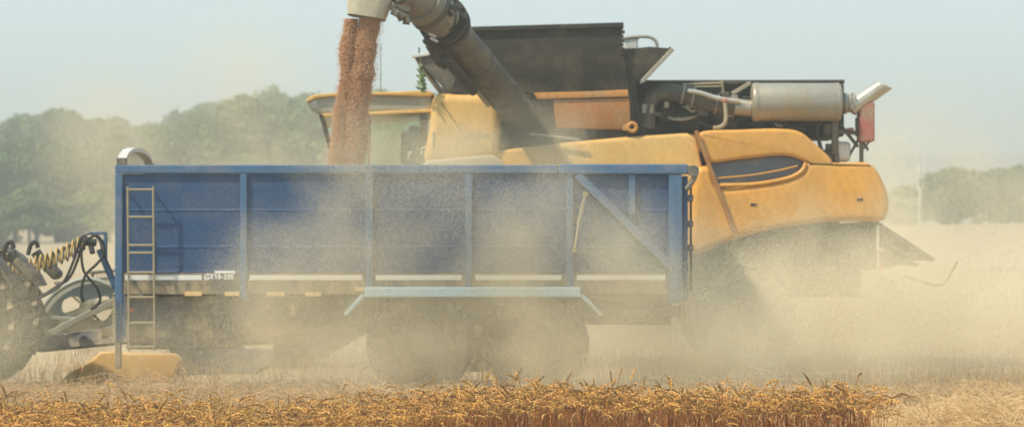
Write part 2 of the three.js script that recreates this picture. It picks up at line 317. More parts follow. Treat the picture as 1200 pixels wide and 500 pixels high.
  // wheels
  for (const px of [491, 628]) {
    for (const z of [-0.42, -2.03]) {
      const c = V(X(px), 0.66, z), w = 0.5;
      const prof = [[0.30, -w / 2], [0.52, -w / 2], [0.61, -w / 2 + 0.03], [0.655, -w / 2 + 0.09], [0.665, 0], [0.655, w / 2 - 0.09], [0.61, w / 2 - 0.03], [0.52, w / 2], [0.30, w / 2]].map(([a, b]) => new THREE.Vector2(a, b));
      const ty = new THREE.LatheGeometry(prof, 40); ty.rotateX(Math.PI / 2); ty.translate(c.x, c.y, c.z);
      const blocks = []; for (let k = 0; k < 34; k++) { const a = k / 34 * 6.28318; for (const s of [-1, 1]) { const g = new THREE.BoxGeometry(0.06, 0.03, 0.2); g.rotateY(0.35 * s); g.translate(0, 0.662, s * 0.115); g.rotateZ(a + s * 0.05); g.translate(c.x, c.y, c.z); blocks.push(g); } }
      const wheel = part('wheel', toCreasedNormals(ty, 0.5), M.tyre, tr);
      part('tread', blocks, M.tyre, wheel);
      const rimP = [[0.06, 0.06], [0.15, 0.07], [0.17, 0.02], [0.22, 0.0], [0.25, 0.12], [0.29, 0.15], [0.305, 0.18], [0.305, -0.2]].map(([a, b]) => new THREE.Vector2(a, b));
      const rim = new THREE.LatheGeometry(rimP, 36); rim.rotateX(Math.PI / 2); rim.rotateY(z < -1 ? 0 : 0); rim.scale(1, 1, z < -1 ? -1 : 1); rim.translate(c.x, c.y, c.z);
      const rm = part('rim', rim, M.rim, wheel);
      const nuts = [rod(V(c.x, c.y, c.z + 0.02), V(c.x, c.y, c.z + 0.16), 0.075)]; for (let k = 0; k < 10; k++) { const a = k / 10 * 6.283; nuts.push(rod(V(c.x + 0.115 * Math.cos(a), c.y + 0.115 * Math.sin(a), c.z + 0.05), V(c.x + 0.115 * Math.cos(a), c.y + 0.115 * Math.sin(a), c.z + 0.095), 0.014, 0.014, 6)); }
      part('hub', nuts, M.steel, wheel);
    }
    part('axle', rod(V(X(px), 0.66, -0.68), V(X(px), 0.66, -1.77), 0.075), M.chassis, tr);
    part('leaf_spring', [0, 1, 2].map((k) => tube([V(X(px) - 0.5 + k * 0.12, 0.86 - k * 0.025, -0.72), V(X(px), 0.77 - k * 0.028, -0.72), V(X(px) + 0.5 - k * 0.12, 0.86 - k * 0.025, -0.72)], 0.018, 16, 6)), M.chassis, tr);
  }
  // drawbar: two beams meeting at the ring
  for (const z of [-0.75, -1.7]) part('drawbar_beam', beam(V(X(175), Y(392), z), V(X(22), Y(408), -1.225 + (z + 1.225) * 0.12), 0.2, 0.12), M.chassis, tr);
  part('drawbar_plate', box(X(105), X(160), Y(398), Y(386), -1.6, -0.85), M.chassis, tr);
  part('hitch_ring', (() => { const g = new THREE.TorusGeometry(0.09, 0.035, 10, 24); g.rotateX(Math.PI / 2); g.translate(X(22) - 0.14, Y(408), -1.225); return g; })(), M.steel, tr);
  part('front_leg', box(X(134), X(141), Y(432), Y(400.5), -0.1, -0.02), M.chassis, tr);
  for (const z of [-0.3, -2.15]) part('front_post', beam(V(X(140), Y(344), z), V(X(140), Y(395), z), 0.1, 0.1), M.blueFrame, tr);
  const hs = part('hose_stand', [beam(P(123, 272, -1.0), P(123, 310, -1.0), 0.05, 0.05), beam(P(104, 273, -1.0), P(124, 273, -1.0), 0.04, 0.05), beam(P(116, 292, -1.0), P(136, 338, -1.0), 0.08, 0.08)], M.blueFrame, tr);
  part('hose_clamp', [rod(P(96, 283, -0.9), P(112, 284, -0.9), 0.05), rod(P(104, 279, -0.95), P(108, 296, -0.85), 0.035), rod(P(92, 288, -0.9), P(98, 291, -0.85), 0.03)], M.hoseBlack, hs);
  // fleet number and plate above the tape
  const font = await new FontLoader().loadAsync('fonts/droid/droid_sans_regular.typeface.json');
  const put = (t, px, py, h, sk) => { const g = new TextGeometry(t, { font, size: h / 93.6, depth: 0.003, curveSegments: 4, bevelEnabled: true, bevelSize: 0.004, bevelThickness: 0.001, bevelSegments: 1 }); g.applyMatrix4(new THREE.Matrix4().makeShear(0, 0, sk, 0, 0, 0)); g.translate(X(px), Y(py), N - 0.018); return g; };
  part('fleet_number', [put('G', 238, 327.5, 6.6, 0.2), put('X', 244.8, 326.6, 5.8, 0.15), put('18', 250.5, 326.6, 5.2, 0), put('-', 258.8, 326.6, 5.4, 0), put('235', 261.5, 326.6, 5.2, 0.05)], M.lettering, tr, 'white lettering reading GX18-235');
  part('number_plate', box(X(251), X(275), Y(320.6), Y(317), N - 0.028, N - 0.024, 0.001), M.lettering, tr);
}

// ---------------------------------------------------------------- combine harvester
const ZC = -5.5;                                             // its near flank
const cb = thing('combine_harvester', 'dusty yellow combine harvester with black grain tank and unloading auger swung out', 'combine', V(1.2, 0, -7));
{
  const z = ZC, zb = -8.7;
  // lower body, engine deck
  part('chassis', pbox(470, 1010, 262, 348, z - 0.6, zb + 0.5, 0.05), M.black, cb);
  part('straw_walker_housing', pbox(500, 985, 175, 270, z - 0.35, zb + 0.35, 0.08), M.black, cb);
  const deck = part('engine_deck', [pbox(742, 990, 97, 160, z - 0.75, zb + 0.75, 0.04), pbox(640, 760, 117, 180, z - 0.4, zb + 0.4, 0.05)], M.black, cb);
  part('deck_rail', [rod(P(752, 96, z - 0.7), P(990, 95.5, z - 0.7), 0.03), pbox(850, 930, 95, 99, z - 0.6, z - 0.9)], M.black, deck);
  part('deck_rod', [rod(P(800, 99, z - 0.5), P(848, 97, z - 0.5), 0.018), rod(P(800, 102, z - 0.48), P(846, 101, z - 0.48), 0.012), rod(P(846, 94, z - 0.5), P(849, 116, z - 0.5), 0.02)], M.khaki, deck);
  for (const [x, y, w, h] of [[772, 112, 18, 30], [795, 130, 26, 22], [835, 140, 30, 14], [862, 125, 14, 20], [905, 146, 40, 8]]) part('engine_block', pbox(x, x + w, y, y + h, z - 0.45 - 0.004 * h, z - 0.9, 0.03), M.black, deck);
  { const q = rng(61); for (let k = 0; k < 16; k++) { const x = 756 + q() * 200, y = 112 + q() * 34, w = 10 + q() * 30; part('engine_hose', tube([P(x, y, z - 0.42), P(x + w * 0.3, y + 6 * (q() - 0.2), z - 0.36), P(x + w * 0.7, y + 14 * (q() - 0.4), z - 0.38), P(x + w, y + 20 * (q() - 0.3), z - 0.5)], 0.012 + 0.018 * q(), 20, 7), [M.hoseBlack, M.steel, M.khaki][k % 3], deck); }
    for (let k = 0; k < 10; k++) { const c = P(752 + k * 13, 118 + 30 * q(), z - 0.48); part('engine_bracket', box(c.x, c.x + 0.06 + 0.12 * q(), c.y, c.y + 0.05 + 0.1 * q(), c.z, c.z + 0.1, 0.01), k % 2 ? M.augerM : M.steel, deck); } }
  const dr = part('intake_duct', tube([P(757, 150, z - 0.5), P(762, 118, z - 0.5), P(780, 108, z - 0.45), P(805, 112, z - 0.4), P(835, 121, z - 0.38), P(862, 126, z - 0.38)], 0.13, 40, 14), M.augerM, deck);
  part('duct_clamp', [[800, 111], [812, 114], [840, 122]].map(([x, y]) => { const g = new THREE.TorusGeometry(0.135, 0.018, 8, 20); g.rotateY(Math.PI / 2); g.rotateZ(-0.22); const c = P(x, y, z - 0.4); g.translate(c.x, c.y, c.z); return g; }), M.steel, dr);
  part('coolant_pipe', tube([P(806, 106, z - 0.2), P(822, 109, z - 0.2), P(842, 115, z - 0.2), P(868, 119, z - 0.2)], 0.035, 24), M.steelBright, deck);
  part('coolant_pipe', tube([P(836, 150, z - 0.1), P(846, 148, z - 0.1), P(851, 140, z - 0.1), P(850, 120, z - 0.15)], 0.032, 24), M.khaki, deck);
  part('pipe_cap', new THREE.SphereGeometry(0.045, 10, 8).translate(...P(850, 118, z - 0.15).toArray()), M.red, deck);
  part('exhaust_brace', beam(P(858, 110, z - 0.5), P(880, 97, z - 0.5), 0.06, 0.1), M.steel, deck);
  // exhaust: bellows, silencer, clamps, slanting tip
  const ex = part('silencer', (() => { const r = 0.285, L = X(987, z) - X(881, z); const pr = [[0, 0], [r - 0.05, 0], [r - 0.015, 0.012], [r, 0.04], [r, L - 0.04], [r - 0.015, L - 0.012], [r - 0.05, L], [0, L]].map(([a, b]) => new THREE.Vector2(a, b)); const g = new THREE.LatheGeometry(pr, 40); g.rotateZ(-Math.PI / 2); const c = P(881, 119.5, z - 0.35); g.translate(c.x, c.y, c.z); return toCreasedNormals(g, 0.5); })(), M.steel, cb);
  for (const x of [886, 981]) { const g = new THREE.CylinderGeometry(0.291, 0.291, 0.05, 40, 1); g.rotateZ(Math.PI / 2); const c = P(x, 119.5, z - 0.35); g.translate(c.x, c.y, c.z); part('silencer_band', g, M.steel, ex); }
  part('bellows', (() => { const pr = []; for (let k = 0; k <= 16; k++) pr.push(new THREE.Vector2(0.11 + 0.025 * (k % 2), k * 0.016)); const g = new THREE.LatheGeometry(pr, 20); g.rotateZ(-Math.PI / 2 - 0.1); const c = P(861, 125, z - 0.35); g.translate(c.x, c.y, c.z); return g; })(), M.steelBright, ex);
  part('outlet_clamp', [0, 1, 2].map((k) => { const c = P(990 + 4.5 * k, 121, z - 0.35); return rod(c, c.clone().add(V(0.035, 0, 0)), 0.16 - 0.02 * (k === 1)); }).concat([rod(P(988, 121, z - 0.35), P(1003, 121, z - 0.35), 0.12)]), M.steel, ex);
  {
    const a = P(997, 127, z - 0.35), b = P(1036, 100, z - 0.35), g0 = new THREE.CylinderGeometry(0.115, 0.125, a.distanceTo(b), 24, 6, true), p = g0.attributes.position, L = a.distanceTo(b);
    for (let i = 0; i < p.count; i++) { const t = p.getY(i) / L + 0.5; p.setY(i, p.getY(i) + t * p.getX(i) * 0.7); }
    g0.applyQuaternion(new THREE.Quaternion().setFromUnitVectors(V(0, 1, 0), b.clone().sub(a).normalize())); const c = a.clone().add(b).multiplyScalar(0.5); g0.translate(c.x, c.y, c.z); g0.computeVertexNormals();
    part('exhaust_tip', g0, new THREE.MeshStandardMaterial({ map: M.steelBright.map, roughness: 0.35, metalness: 0.5, side: THREE.DoubleSide }), ex);
  }
  // rear stand with bottle and red box
  const rf = part('rear_stand', [beam(P(979, 140, z - 0.4), P(979, 190, z - 0.4), 0.1, 0.1), beam(P(1010, 136, z - 0.4), P(1010, 190, z - 0.4), 0.06, 0.06), beam(P(980, 154, z - 0.4), P(1012, 156, z - 0.4), 0.06, 0.06), beam(P(983, 143, z - 0.5), P(1006, 172, z - 0.5), 0.05, 0.05), beam(P(1010, 158, z - 0.5), P(992, 188, z - 0.5), 0.04, 0.04), beam(P(966, 152, z - 0.5), P(978, 152, z - 0.5), 0.18, 0.12), beam(P(968, 172, z - 0.5), P(978, 172, z - 0.5), 0.1, 0.1), rod(P(1005, 138, z - 0.42), P(1005, 160, z - 0.42), 0.03)], M.augerM, cb);
  part('stand_hose', tube([P(963, 140, z - 0.4), P(958, 152, z - 0.4), P(961, 168, z - 0.4), P(965, 182, z - 0.4)], 0.03, 24), M.hoseBlack, rf);
  part('fluid_bottle', box(X(984, z), X(1003, z), Y(188, z), Y(164, z), z - 0.7, z - 0.45, 0.06), M.white, rf);
  part('red_box', [box(X(1011, z), X(1029, z), Y(165, z), Y(118, z), z - 0.6, z - 0.25, 0.03), box(X(998, z), X(1006, z), Y(153, z), Y(148, z), z - 0.5, z - 0.4)], M.red, rf);
  part('bracket', [beam(P(1012, 166, z - 0.4), P(1018, 176, z - 0.4), 0.04, 0.04), beam(P(1020, 165, z - 0.4), P(1009, 178, z - 0.4), 0.03, 0.03)], M.augerM, rf);

  // yellow flank panels
  part('side_panel', poly([[497, 191], [545, 181], [600, 174], [670, 166], [735, 160], [806, 155.5], [816, 162], [836, 250], [822, 292], [700, 300], [560, 300], [500, 265]], z + 0.02, 0.3, 0.06, 4), M.yellowPale, cb);
  part('upper_hood', poly(smoothPts([[820, 158], [822, 154.5], [870, 151.5], [915, 150.5], [938, 154], [956, 168], [976, 189], [974, 196], [958, 196], [942, 188], [922, 182], [870, 186], [834, 190], [828, 186]], 110), z + 0.12, 0.5, 0.055, 5), M.yellow, cb);
  part('hood_top', poly([[806, 157], [820, 155], [915, 152], [935, 156], [965, 188], [1018, 194], [1034, 215], [1036, 240], [1028, 256], [840, 262], [816, 200]], z - 0.38, zb * -1 + z - 0.8, 0.12, 5), M.yellow, cb);
  part('lower_hood', poly(smoothPts([[818, 197], [834, 196], [842, 218], [880, 217], [925, 209], [942, 200], [948, 190], [985, 190.5], [1022, 192], [1036, 212], [1043, 238], [1037, 257], [1000, 259], [950, 262], [900, 270], [850, 284], [815, 296], [811, 250]], 140), z + 0.14, 0.52, 0.1, 6), M.yellow, cb);
  for (const [x, y] of [[880, 238], [1005, 232]]) part('hood_latch', pbox(x, x + 7, y, y + 3, z + 0.152, z + 0.135, 0.004), M.black, cb);
  const inset = part('inset_panel', poly(smoothPts([[830, 189], [870, 185], [925, 181], [944, 188], [938, 200], [920, 212], [880, 218], [840, 220], [828, 205]], 60), z - 0.02, 0.08, 0.01), M.panelGrey, cb);
  part('inset_trim', [tube([P(836, 209, z + 0.11), P(880, 205, z + 0.11), P(915, 199, z + 0.11), P(935, 194, z + 0.1)], 0.011, 24), tube([P(842, 217, z + 0.13), P(885, 215.5, z + 0.13), P(922, 209, z + 0.13), P(939, 201, z + 0.13), P(945, 191, z + 0.12)], 0.03, 30)], M.yellow, inset);
  part('hood_joint', beam(P(948, 191.5, z + 0.125), P(1020, 193.5, z + 0.125), 0.012, 0.03, 0.003), M.black, cb);
  part('hood_seam_strip', beam(P(816, 153, z + 0.17), P(863, 278, z + 0.17), 0.06, 0.03), M.rustOrange, cb);
  // front corner cover of the tank: shut yellow box with rounded top corners and a grip recess
  const fc = part('service_cover', poly(smoothPts([[499, 190], [503, 150], [507, 116], [512, 110.5], [545, 110], [566, 110], [574, 114], [586, 128], [586, 150], [580, 184], [560, 187]], 90), z + 0.1, 0.9, 0.13, 6), M.yellowPale, cb);
  part('cover_grip', box(X(507, z), X(510, z), Y(175, z), Y(155, z), z + 0.02, z + 0.104, 0.01), M.khaki, fc);
  part('worn_emblem', poly([[543, 161], [556, 156], [562, 151], [568, 156], [580, 159], [578, 163], [560, 162]], z + 0.103, 0.004, 0), dirty(41, [0.24, 0.22, 0.17], 0.9, { dust: [0.62, 0.40, 0.14] }), fc, 'faded grey emblem, rubbed and unreadable');
  part('cover_skirt', poly([[494, 194], [500, 188], [536, 184], [578, 181], [590, 190], [590, 215], [494, 215]], z + 0.16, 0.4, 0.05, 4), M.skirt, cb);
  // orange band and rusty panel below the tank
  part('tank_base', poly([[572, 109], [742, 104], [745, 160], [575, 182]], z - 0.05, 3.0, 0.04), M.black, cb);
  part('orange_band', poly([[625, 108.5], [736, 104.5], [737, 113], [630, 116]], z + 0.02, 0.06, 0.01), M.orange, cb);
  part('rust_panel', poly([[648, 117], [738, 114.5], [739, 150], [730, 152], [652, 150]], z - 0.01, 0.035, 0.01), M.rustOrange, cb);
  part('lifting_eye', [(() => { const g = new THREE.TorusGeometry(0.06, 0.03, 8, 18); const c = P(741, 149, z + 0.03); g.translate(c.x, c.y, c.z); return g; })(), pbox(730, 738, 146, 153, z + 0.05, z)], M.orange, cb);
  part('handrail', tube([P(622, 157, z + 0.1), P(650, 160, z + 0.1), P(680, 164, z + 0.1)], 0.02, 16), M.steel, cb);
  // grain tank with raised extensions
  const tk = part('grain_tank', poly([[512, 110], [746, 101], [748, 130], [512, 140]], z - 0.12, 3.0, 0.04), M.tank, cb);
  const zt = z + 0.02, ztb = zb + 0.1;
  part('side_extension', poly([[528, 110], [551, 34.5], [700, 30], [729, 29], [729.5, 58], [738, 104], [700, 107]], zt, 0.05, 0.008), M.tank, tk);
  part('side_extension', quadSheet(V(X(528, z), Y(110, z), ztb), V(X(551, z), Y(34, z), ztb), V(X(729, z), Y(29, z), ztb), V(X(742, z), Y(104, z), ztb), 0.05), M.tank, tk);
  part('rim_bar', [beam(P(549, 34, zt + 0.02), P(731, 28.8, zt + 0.02), 0.07, 0.06)], M.black, tk);
  part('seal_strip', Array.from({ length: 7 }, (_, k) => pbox(728 + (k % 2) * 1.2, 731 + (k % 2) * 1.5, 30 + k * 5, 34 + k * 5, zt + 0.03, zt - 0.05, 0.01)), M.black, tk);
  part('rear_extension', quadSheet(P(736, 108, z - 0.1), P(788, 57, z - 0.1), V(X(788, z - 0.1), Y(57, z - 0.1), ztb), V(X(736, z - 0.1), Y(108, z - 0.1), ztb), 0.05), M.tank, tk);
  part('rear_corner', poly([[727, 58], [762, 54.5], [787, 56.5], [740, 104], [733, 104]], z - 0.04, 0.05, 0.008), M.tank, tk);
  part('edge_strip', beam(P(789, 57, z - 0.02), P(752, 96, z - 0.02), 0.06, 0.04), M.steel, tk);
  part('front_extension', quadSheet(P(518, 110, z - 0.1), V(X(518, z - 0.1), Y(110, z - 0.1), ztb), V(X(484, z - 0.1), Y(65, z - 0.1), ztb), P(484, 65, z - 0.1), 0.05), M.augerM, tk);
  part('front_corner', poly([[484, 65], [505, 62], [548, 60], [560, 110], [520, 110], [517, 100]], z - 0.04, 0.05, 0.008), M.augerM, tk);
  part('front_lip', beam(P(482, 66, z - 0.02), P(516, 61, z - 0.02), 0.05, 0.06), M.white, tk);
  part('rim_bracket', beam(P(491, 64, z - 0.05), P(491, 55, z - 0.05), 0.02, 0.02), M.black, tk);
  const bk = part('beacon_box', [pbox(733, 748, 44, 58, z - 0.5, z - 0.8, 0.03), pbox(742, 750, 41, 45, z - 0.5, z - 0.8, 0.02)], M.white, cb);
  part('beacon_rail', tube([P(730, 45, z - 0.5), P(745, 43, z - 0.5), P(760, 43, z - 0.5), P(768, 47, z - 0.5), P(771, 55, z - 0.5)], 0.025, 24), M.steel, bk);
  // unloading auger reaching over the trailer
  {
    const A = P(614, 140, z - 0.3), B = P(519, 24, -1.9), dir = B.clone().sub(A).normalize();
    const au = part('unloading_auger', [rod(A, B, 0.25, 0.235, 32)], M.augerM, cb);
    const side = dir.clone().cross(V(0, 1, 0)).normalize(), upv = side.clone().cross(dir).normalize();
    const off = (t, u, s) => A.clone().lerp(B, t).addScaledVector(upv, u).addScaledVector(side, s);
    part('auger_conduit', tube([off(0.05, 0.265, -0.02), off(0.3, 0.262, 0), off(0.65, 0.258, 0.02), off(1.02, 0.258, 0.02)], 0.02, 20), M.steel, au);
    part('auger_rib', rod(off(0.35, -0.27, 0.12), off(0.9, -0.24, 0.12), 0.03), M.khaki, au);
    part('pivot_collar', [rod(off(-0.06, 0, 0), off(0.05, 0, 0), 0.29, 0.28, 30)], M.black, au);
    for (const t of [0.3, 0.62]) part('auger_band', rod(off(t - 0.006, 0, 0), off(t + 0.006, 0, 0), 0.258 - 0.015 * t, 0.258 - 0.015 * t, 30), M.augerM, au);
    // hinge flange, its bracket and hydraulic ram
    part('hinge_flange', [rod(off(0.955, 0, 0), off(0.975, 0, 0), 0.33, 0.33, 28), rod(off(0.99, 0, 0), off(1.01, 0, 0), 0.34, 0.34, 28), ...Array.from({ length: 12 }, (_, k) => { const a = k / 12 * 6.283; return rod(off(0.945, 0.3 * Math.cos(a), 0.3 * Math.sin(a)), off(1.02, 0.3 * Math.cos(a), 0.3 * Math.sin(a)), 0.025, 0.025, 6); })], M.black, au);
    part('hinge_block', [beam(off(0.9, 0.34, 0.05), off(1.04, 0.36, 0.05), 0.16, 0.2), rod(P(528, 8, -1.6), P(534, 14, -1.6), 0.1), tube([P(527, 12, -1.5), P(533, 18, -1.45), P(532, 30, -1.45), P(528, 36, -1.6)], 0.025, 18)], M.black, au);
    part('slew_ram', [rod(off(0.55, -0.34, 0.1), off(0.84, -0.34, 0.1), 0.07), rod(off(0.84, -0.34, 0.1), off(1.0, -0.34, 0.1), 0.035)], M.black, au);
    part('ram_bracket', [beam(P(500, 38, -1.8), P(524, 52, -1.9), 0.1, 0.16), beam(P(498, 46, -1.75), P(520, 62, -2.0), 0.07, 0.1), beam(P(508, 50, -1.9), P(522, 74, -2.2), 0.16, 0.2), rod(P(506, 62, -1.9), P(514, 72, -1.9), 0.05), rod(P(516, 70, -2.0), P(530, 72, -2.1), 0.055), beam(P(521, 66, -2.0), P(516, 75, -1.9), 0.03, 0.03)], M.black, au);
    part('ram_pin', [rod(P(502, 39, -1.7), P(511, 43, -1.7), 0.018), rod(P(504, 44, -1.7), P(513, 49, -1.7), 0.018)], M.white, au);
    const C = P(482, -10, -1.45), D = P(452, -24, -1.25);
    const el = part('auger_elbow', [rod(B, P(494, 2, -1.55), 0.27, 0.3, 32), tube([P(500, 8, -1.62), P(490, -2, -1.5), C, P(466, -22, -1.3), D, P(440, -20, -1.2)], 0.25, 40, 24)], M.augerGrey, au);
    part('elbow_ring', [rod(P(507, 14, -1.72), P(503.5, 10.5, -1.68), 0.305, 0.305, 30)], M.augerM, el);
    part('elbow_latch', [rod(P(459, 12, -1.0), P(474, 20, -1.0), 0.05), rod(P(462, 6, -1.0), P(470, 24, -1.05), 0.035), rod(P(472, 24, -1.05), P(480, 25, -1.05), 0.045), beam(P(458, 8, -1.05), P(480, 12, -1.1), 0.08, 0.1), rod(P(476, 18, -1.0), P(479, 26, -1.0), 0.04), beam(P(462, 2, -1.1), P(478, -6, -1.2), 0.1, 0.1), rod(P(463, 18, -0.98), P(468, 14, -0.98), 0.04)], M.augerM, el);
    // rubber spout: an open flaring mouth
    const ring = (cx, cy, cz, rx, rz, tilt) => Array.from({ length: 28 }, (_, k) => { const a = k / 28 * 6.28318, c = Math.cos(a), s = Math.sin(a), sq = 1 / Math.pow(Math.pow(Math.abs(c), 4) + Math.pow(Math.abs(s), 4), 0.25); const x = c * rx * sq, zz = s * rz * sq; return P(cx, cy, cz).add(V(x, x * tilt, zz)); });
    const rings = [ring(440, -32, -1.25, 0.3, 0.27, -0.5), ring(437, -18, -1.25, 0.29, 0.26, -0.3), ring(433, 0, -1.25, 0.285, 0.27, -0.2), ring(429, 20.5, -1.25, 0.245, 0.26, -0.16)];
    const pos = []; const quad = (a, b, c, d) => { for (const v of [a, b, c, a, c, d]) pos.push(...v.toArray()); };
    for (let r = 0; r < 3; r++) for (let k = 0; k < 28; k++) { const j = (k + 1) % 28; quad(rings[r][k], rings[r + 1][k], rings[r + 1][j], rings[r][j]); }
    const g = new THREE.BufferGeometry(); g.setAttribute('position', new THREE.Float32BufferAttribute(pos, 3)); g.computeVertexNormals();
    const sm = M.spout.clone(); sm.side = THREE.DoubleSide; part('spout', toCreasedNormals(g, 0.8), sm, el);
  }
  // cab
  {
    const zc = z - 0.2, zf = zb + 0.5, d = zc - zf;
    const rf2 = part('cab_roof', poly(smoothPts([[360, 118], [364, 113.5], [376, 111], [400, 109.6], [450, 109], [503, 109], [506, 114], [506, 128], [500, 131], [440, 132], [380, 134], [366, 130], [361, 124]], 80), zc, d, 0.06, 4), M.roofGrey, cb);
    part('roof_top', poly(smoothPts([[358, 119], [363, 112.5], [378, 109.5], [400, 108], [450, 107.5], [506, 107.5], [507, 111], [450, 111.5], [395, 112.5], [372, 115]], 70), zc + 0.06, d + 0.12, 0.015, 2), M.yellowPale, rf2);
    part('roof_trim', poly([[376, 133], [440, 130.5], [506, 127], [506, 131.5], [440, 134.5], [380, 137]], zc + 0.03, d + 0.06, 0.015), M.yellowPale, rf2);
    for (const zz of [zc + 0.01, zc - 0.45, zf + 0.7, zf + 0.25]) part('roof_light', poly([[361, 118], [371, 116], [373, 127], [364, 126]], zz, 0.2, 0.01), M.steelBright, rf2);
    const fr = part('cab_frame', [beam(P(376, 134, zc - 0.1), P(398, 210, zc - 0.1), 0.07, 0.07), beam(P(497, 132, zc - 0.06), P(494, 230, zc - 0.06), 0.12, 0.08), beam(P(398, 210, zc - 0.06), P(412, 262, zc - 0.06), 0.07, 0.07), beam(P(376, 134, zf + 0.1), P(398, 210, zf + 0.1), 0.07, 0.07), beam(P(497, 132, zf + 0.06), P(494, 230, zf + 0.06), 0.12, 0.08), beam(P(433, 137, zc - 0.06), P(430, 262, zc - 0.06), 0.05, 0.05), beam(P(412, 262, zc), P(500, 262, zc), 0.1, 0.1), pbox(412, 500, 258, 266, zc, zf, 0.02)], M.black, cb);
    part('side_window', poly([[436, 138], [492, 135], [490, 256], [434, 256]], zc - 0.05, 0.006, 0), M.glass, fr);
    part('side_window', poly([[382, 138], [430, 138], [428, 256], [412, 256], [400, 208]], zc - 0.05, 0.006, 0), M.glass, fr);
    part('side_window', poly([[382, 138], [492, 135], [490, 256], [412, 256], [400, 208]], zf + 0.05, 0.006, 0), M.glass, fr);
    part('windscreen', quadSheet(P(377, 136, zc - 0.14), V(X(377, zc), Y(136, zc), zf + 0.14), V(X(399, zc), Y(210, zc), zf + 0.14), P(399, 210, zc - 0.14), 0.006), M.glass, fr);
    const st = part('driver_seat', [box(X(465, z), X(492, z), Y(190, z), Y(150, z), z - 1.75, z - 1.2, 0.05), box(X(448, z), X(490, z), Y(200, z), Y(190, z), z - 1.8, z - 1.15, 0.05), box(X(470, z), X(484, z), Y(262, z), Y(200, z), z - 1.6, z - 1.3)], M.seat, cb);
    part('headrest', box(X(474, z), X(488, z), Y(150, z), Y(142, z), z - 1.6, z - 1.35, 0.04), M.seat, st);
    part('steering_column', [rod(P(425, 262, z - 1.4), P(436, 205, z - 1.4), 0.05), (() => { const g = new THREE.TorusGeometry(0.2, 0.018, 8, 24); g.rotateX(Math.PI / 2 - 0.2); g.rotateZ(0.3); const c = P(437, 202, z - 1.4); g.translate(c.x, c.y, c.z); return g; })()], M.seat, cb);
    part('aerial', rod(P(446, 110, zc - 0.4), P(446, 52, zc - 0.4), 0.006, 0.004, 6), M.hoseBlack, cb);
    part('door_handle', [tube([P(478, 187, zc + 0.1), P(479, 180, zc + 0.14), P(482, 178, zc + 0.1)], 0.014, 10), tube([P(494, 181, zc + 0.1), P(494, 174, zc + 0.14), P(498, 172, zc + 0.1)], 0.014, 10)], M.white, fr);
    part('platform', pbox(398, 505, 262, 272, z + 0.1, zb + 0.3, 0.02), M.black, cb);
  }
  // rear end: chopper housing, warning board, spreader, marker whip
  const ch = part('chopper_housing', poly([[845, 268], [1030, 259], [1036, 262], [1042, 285], [1070, 300], [1050, 312], [1000, 318], [930, 322], [850, 310]], z - 0.3, 2.4, 0.05), M.black, cb);
  part('spreader_deflector', [quadSheet(P(1036, 268, z - 0.4), P(1094, 306, z - 0.4), V(X(1094, z), Y(306, z), zb + 0.8), V(X(1036, z), Y(268, z), zb + 0.8), 0.05), quadSheet(P(1036, 290, z - 0.5), P(1076, 312, z - 0.5), V(X(1076, z), Y(312, z), zb + 0.8), V(X(1036, z), Y(290, z), zb + 0.8), 0.04)], M.black, ch);
  part('marker_board', pbox(1028, 1031, 264, 330, z + 0.06, z + 0.02, 0.008), M.white, ch);
  part('board_foot', poly([[1028, 322], [1034, 322], [1054, 330], [1052, 334], [1036, 331]], z + 0.08, 0.08, 0.01), M.white, ch);
  part('marker_lamp', pbox(1029, 1036, 291, 295, z + 0.12, z + 0.05), M.white, ch);
  part('tail_lamp', pbox(1030, 1037, 312, 317, z + 0.12, z + 0.05), M.lampRed, ch);
  part('marker_whip', tube([P(1060, 322, z - 0.2), P(1098, 334, z - 0.2), P(1112, 325, z - 0.2), P(1122, 306, z - 0.2)], 0.018, 24), M.khaki, ch);
  // wheels
  const wheelAt = (name, px, r, zc, w, lugs, parent) => {
    const c = V(X(px, ZC), r + 0.02, zc), rr0 = r * 0.48, prof = [[rr0, -w / 2], [r * 0.82, -w / 2], [r * 0.93, -w / 2 + 0.05], [r * 0.97, -w / 4], [r * 0.98, 0], [r * 0.97, w / 4], [r * 0.93, w / 2 - 0.05], [r * 0.82, w / 2], [rr0, w / 2]].map(([a, b]) => new THREE.Vector2(a, b));
    const ty = new THREE.LatheGeometry(prof, 44); ty.rotateX(Math.PI / 2); ty.translate(c.x, c.y, c.z);
    const wh = part(name, toCreasedNormals(ty, 0.5), M.tyre, parent), bl = [];
    for (let k = 0; k < lugs; k++) for (const s of [-1, 1]) { const g = new THREE.BoxGeometry(0.07, 0.06, w * 0.56); g.rotateY(0.7 * s); g.translate(0, r * 0.985, s * w * 0.23); g.rotateZ((k + (s > 0 ? 0.5 : 0)) / lugs * 6.28318); g.translate(c.x, c.y, c.z); bl.push(g); }
    part('tread', bl, M.tyre, wh);
    const rp = [[0.05, 0.08], [rr0 * 0.55, 0.1], [rr0 * 0.62, 0.02], [rr0 * 0.85, 0.02], [rr0 * 0.95, w / 2 - 0.06], [rr0 + 0.01, w / 2 - 0.01], [rr0 + 0.01, -w / 2 + 0.01]].map(([a, b]) => new THREE.Vector2(a, b));
    const ri = new THREE.LatheGeometry(rp, 36); ri.rotateX(Math.PI / 2); if (zc < -7) ri.scale(1, 1, -1); ri.translate(c.x, c.y, c.z); part('rim', ri, M.yellowPale, wh);
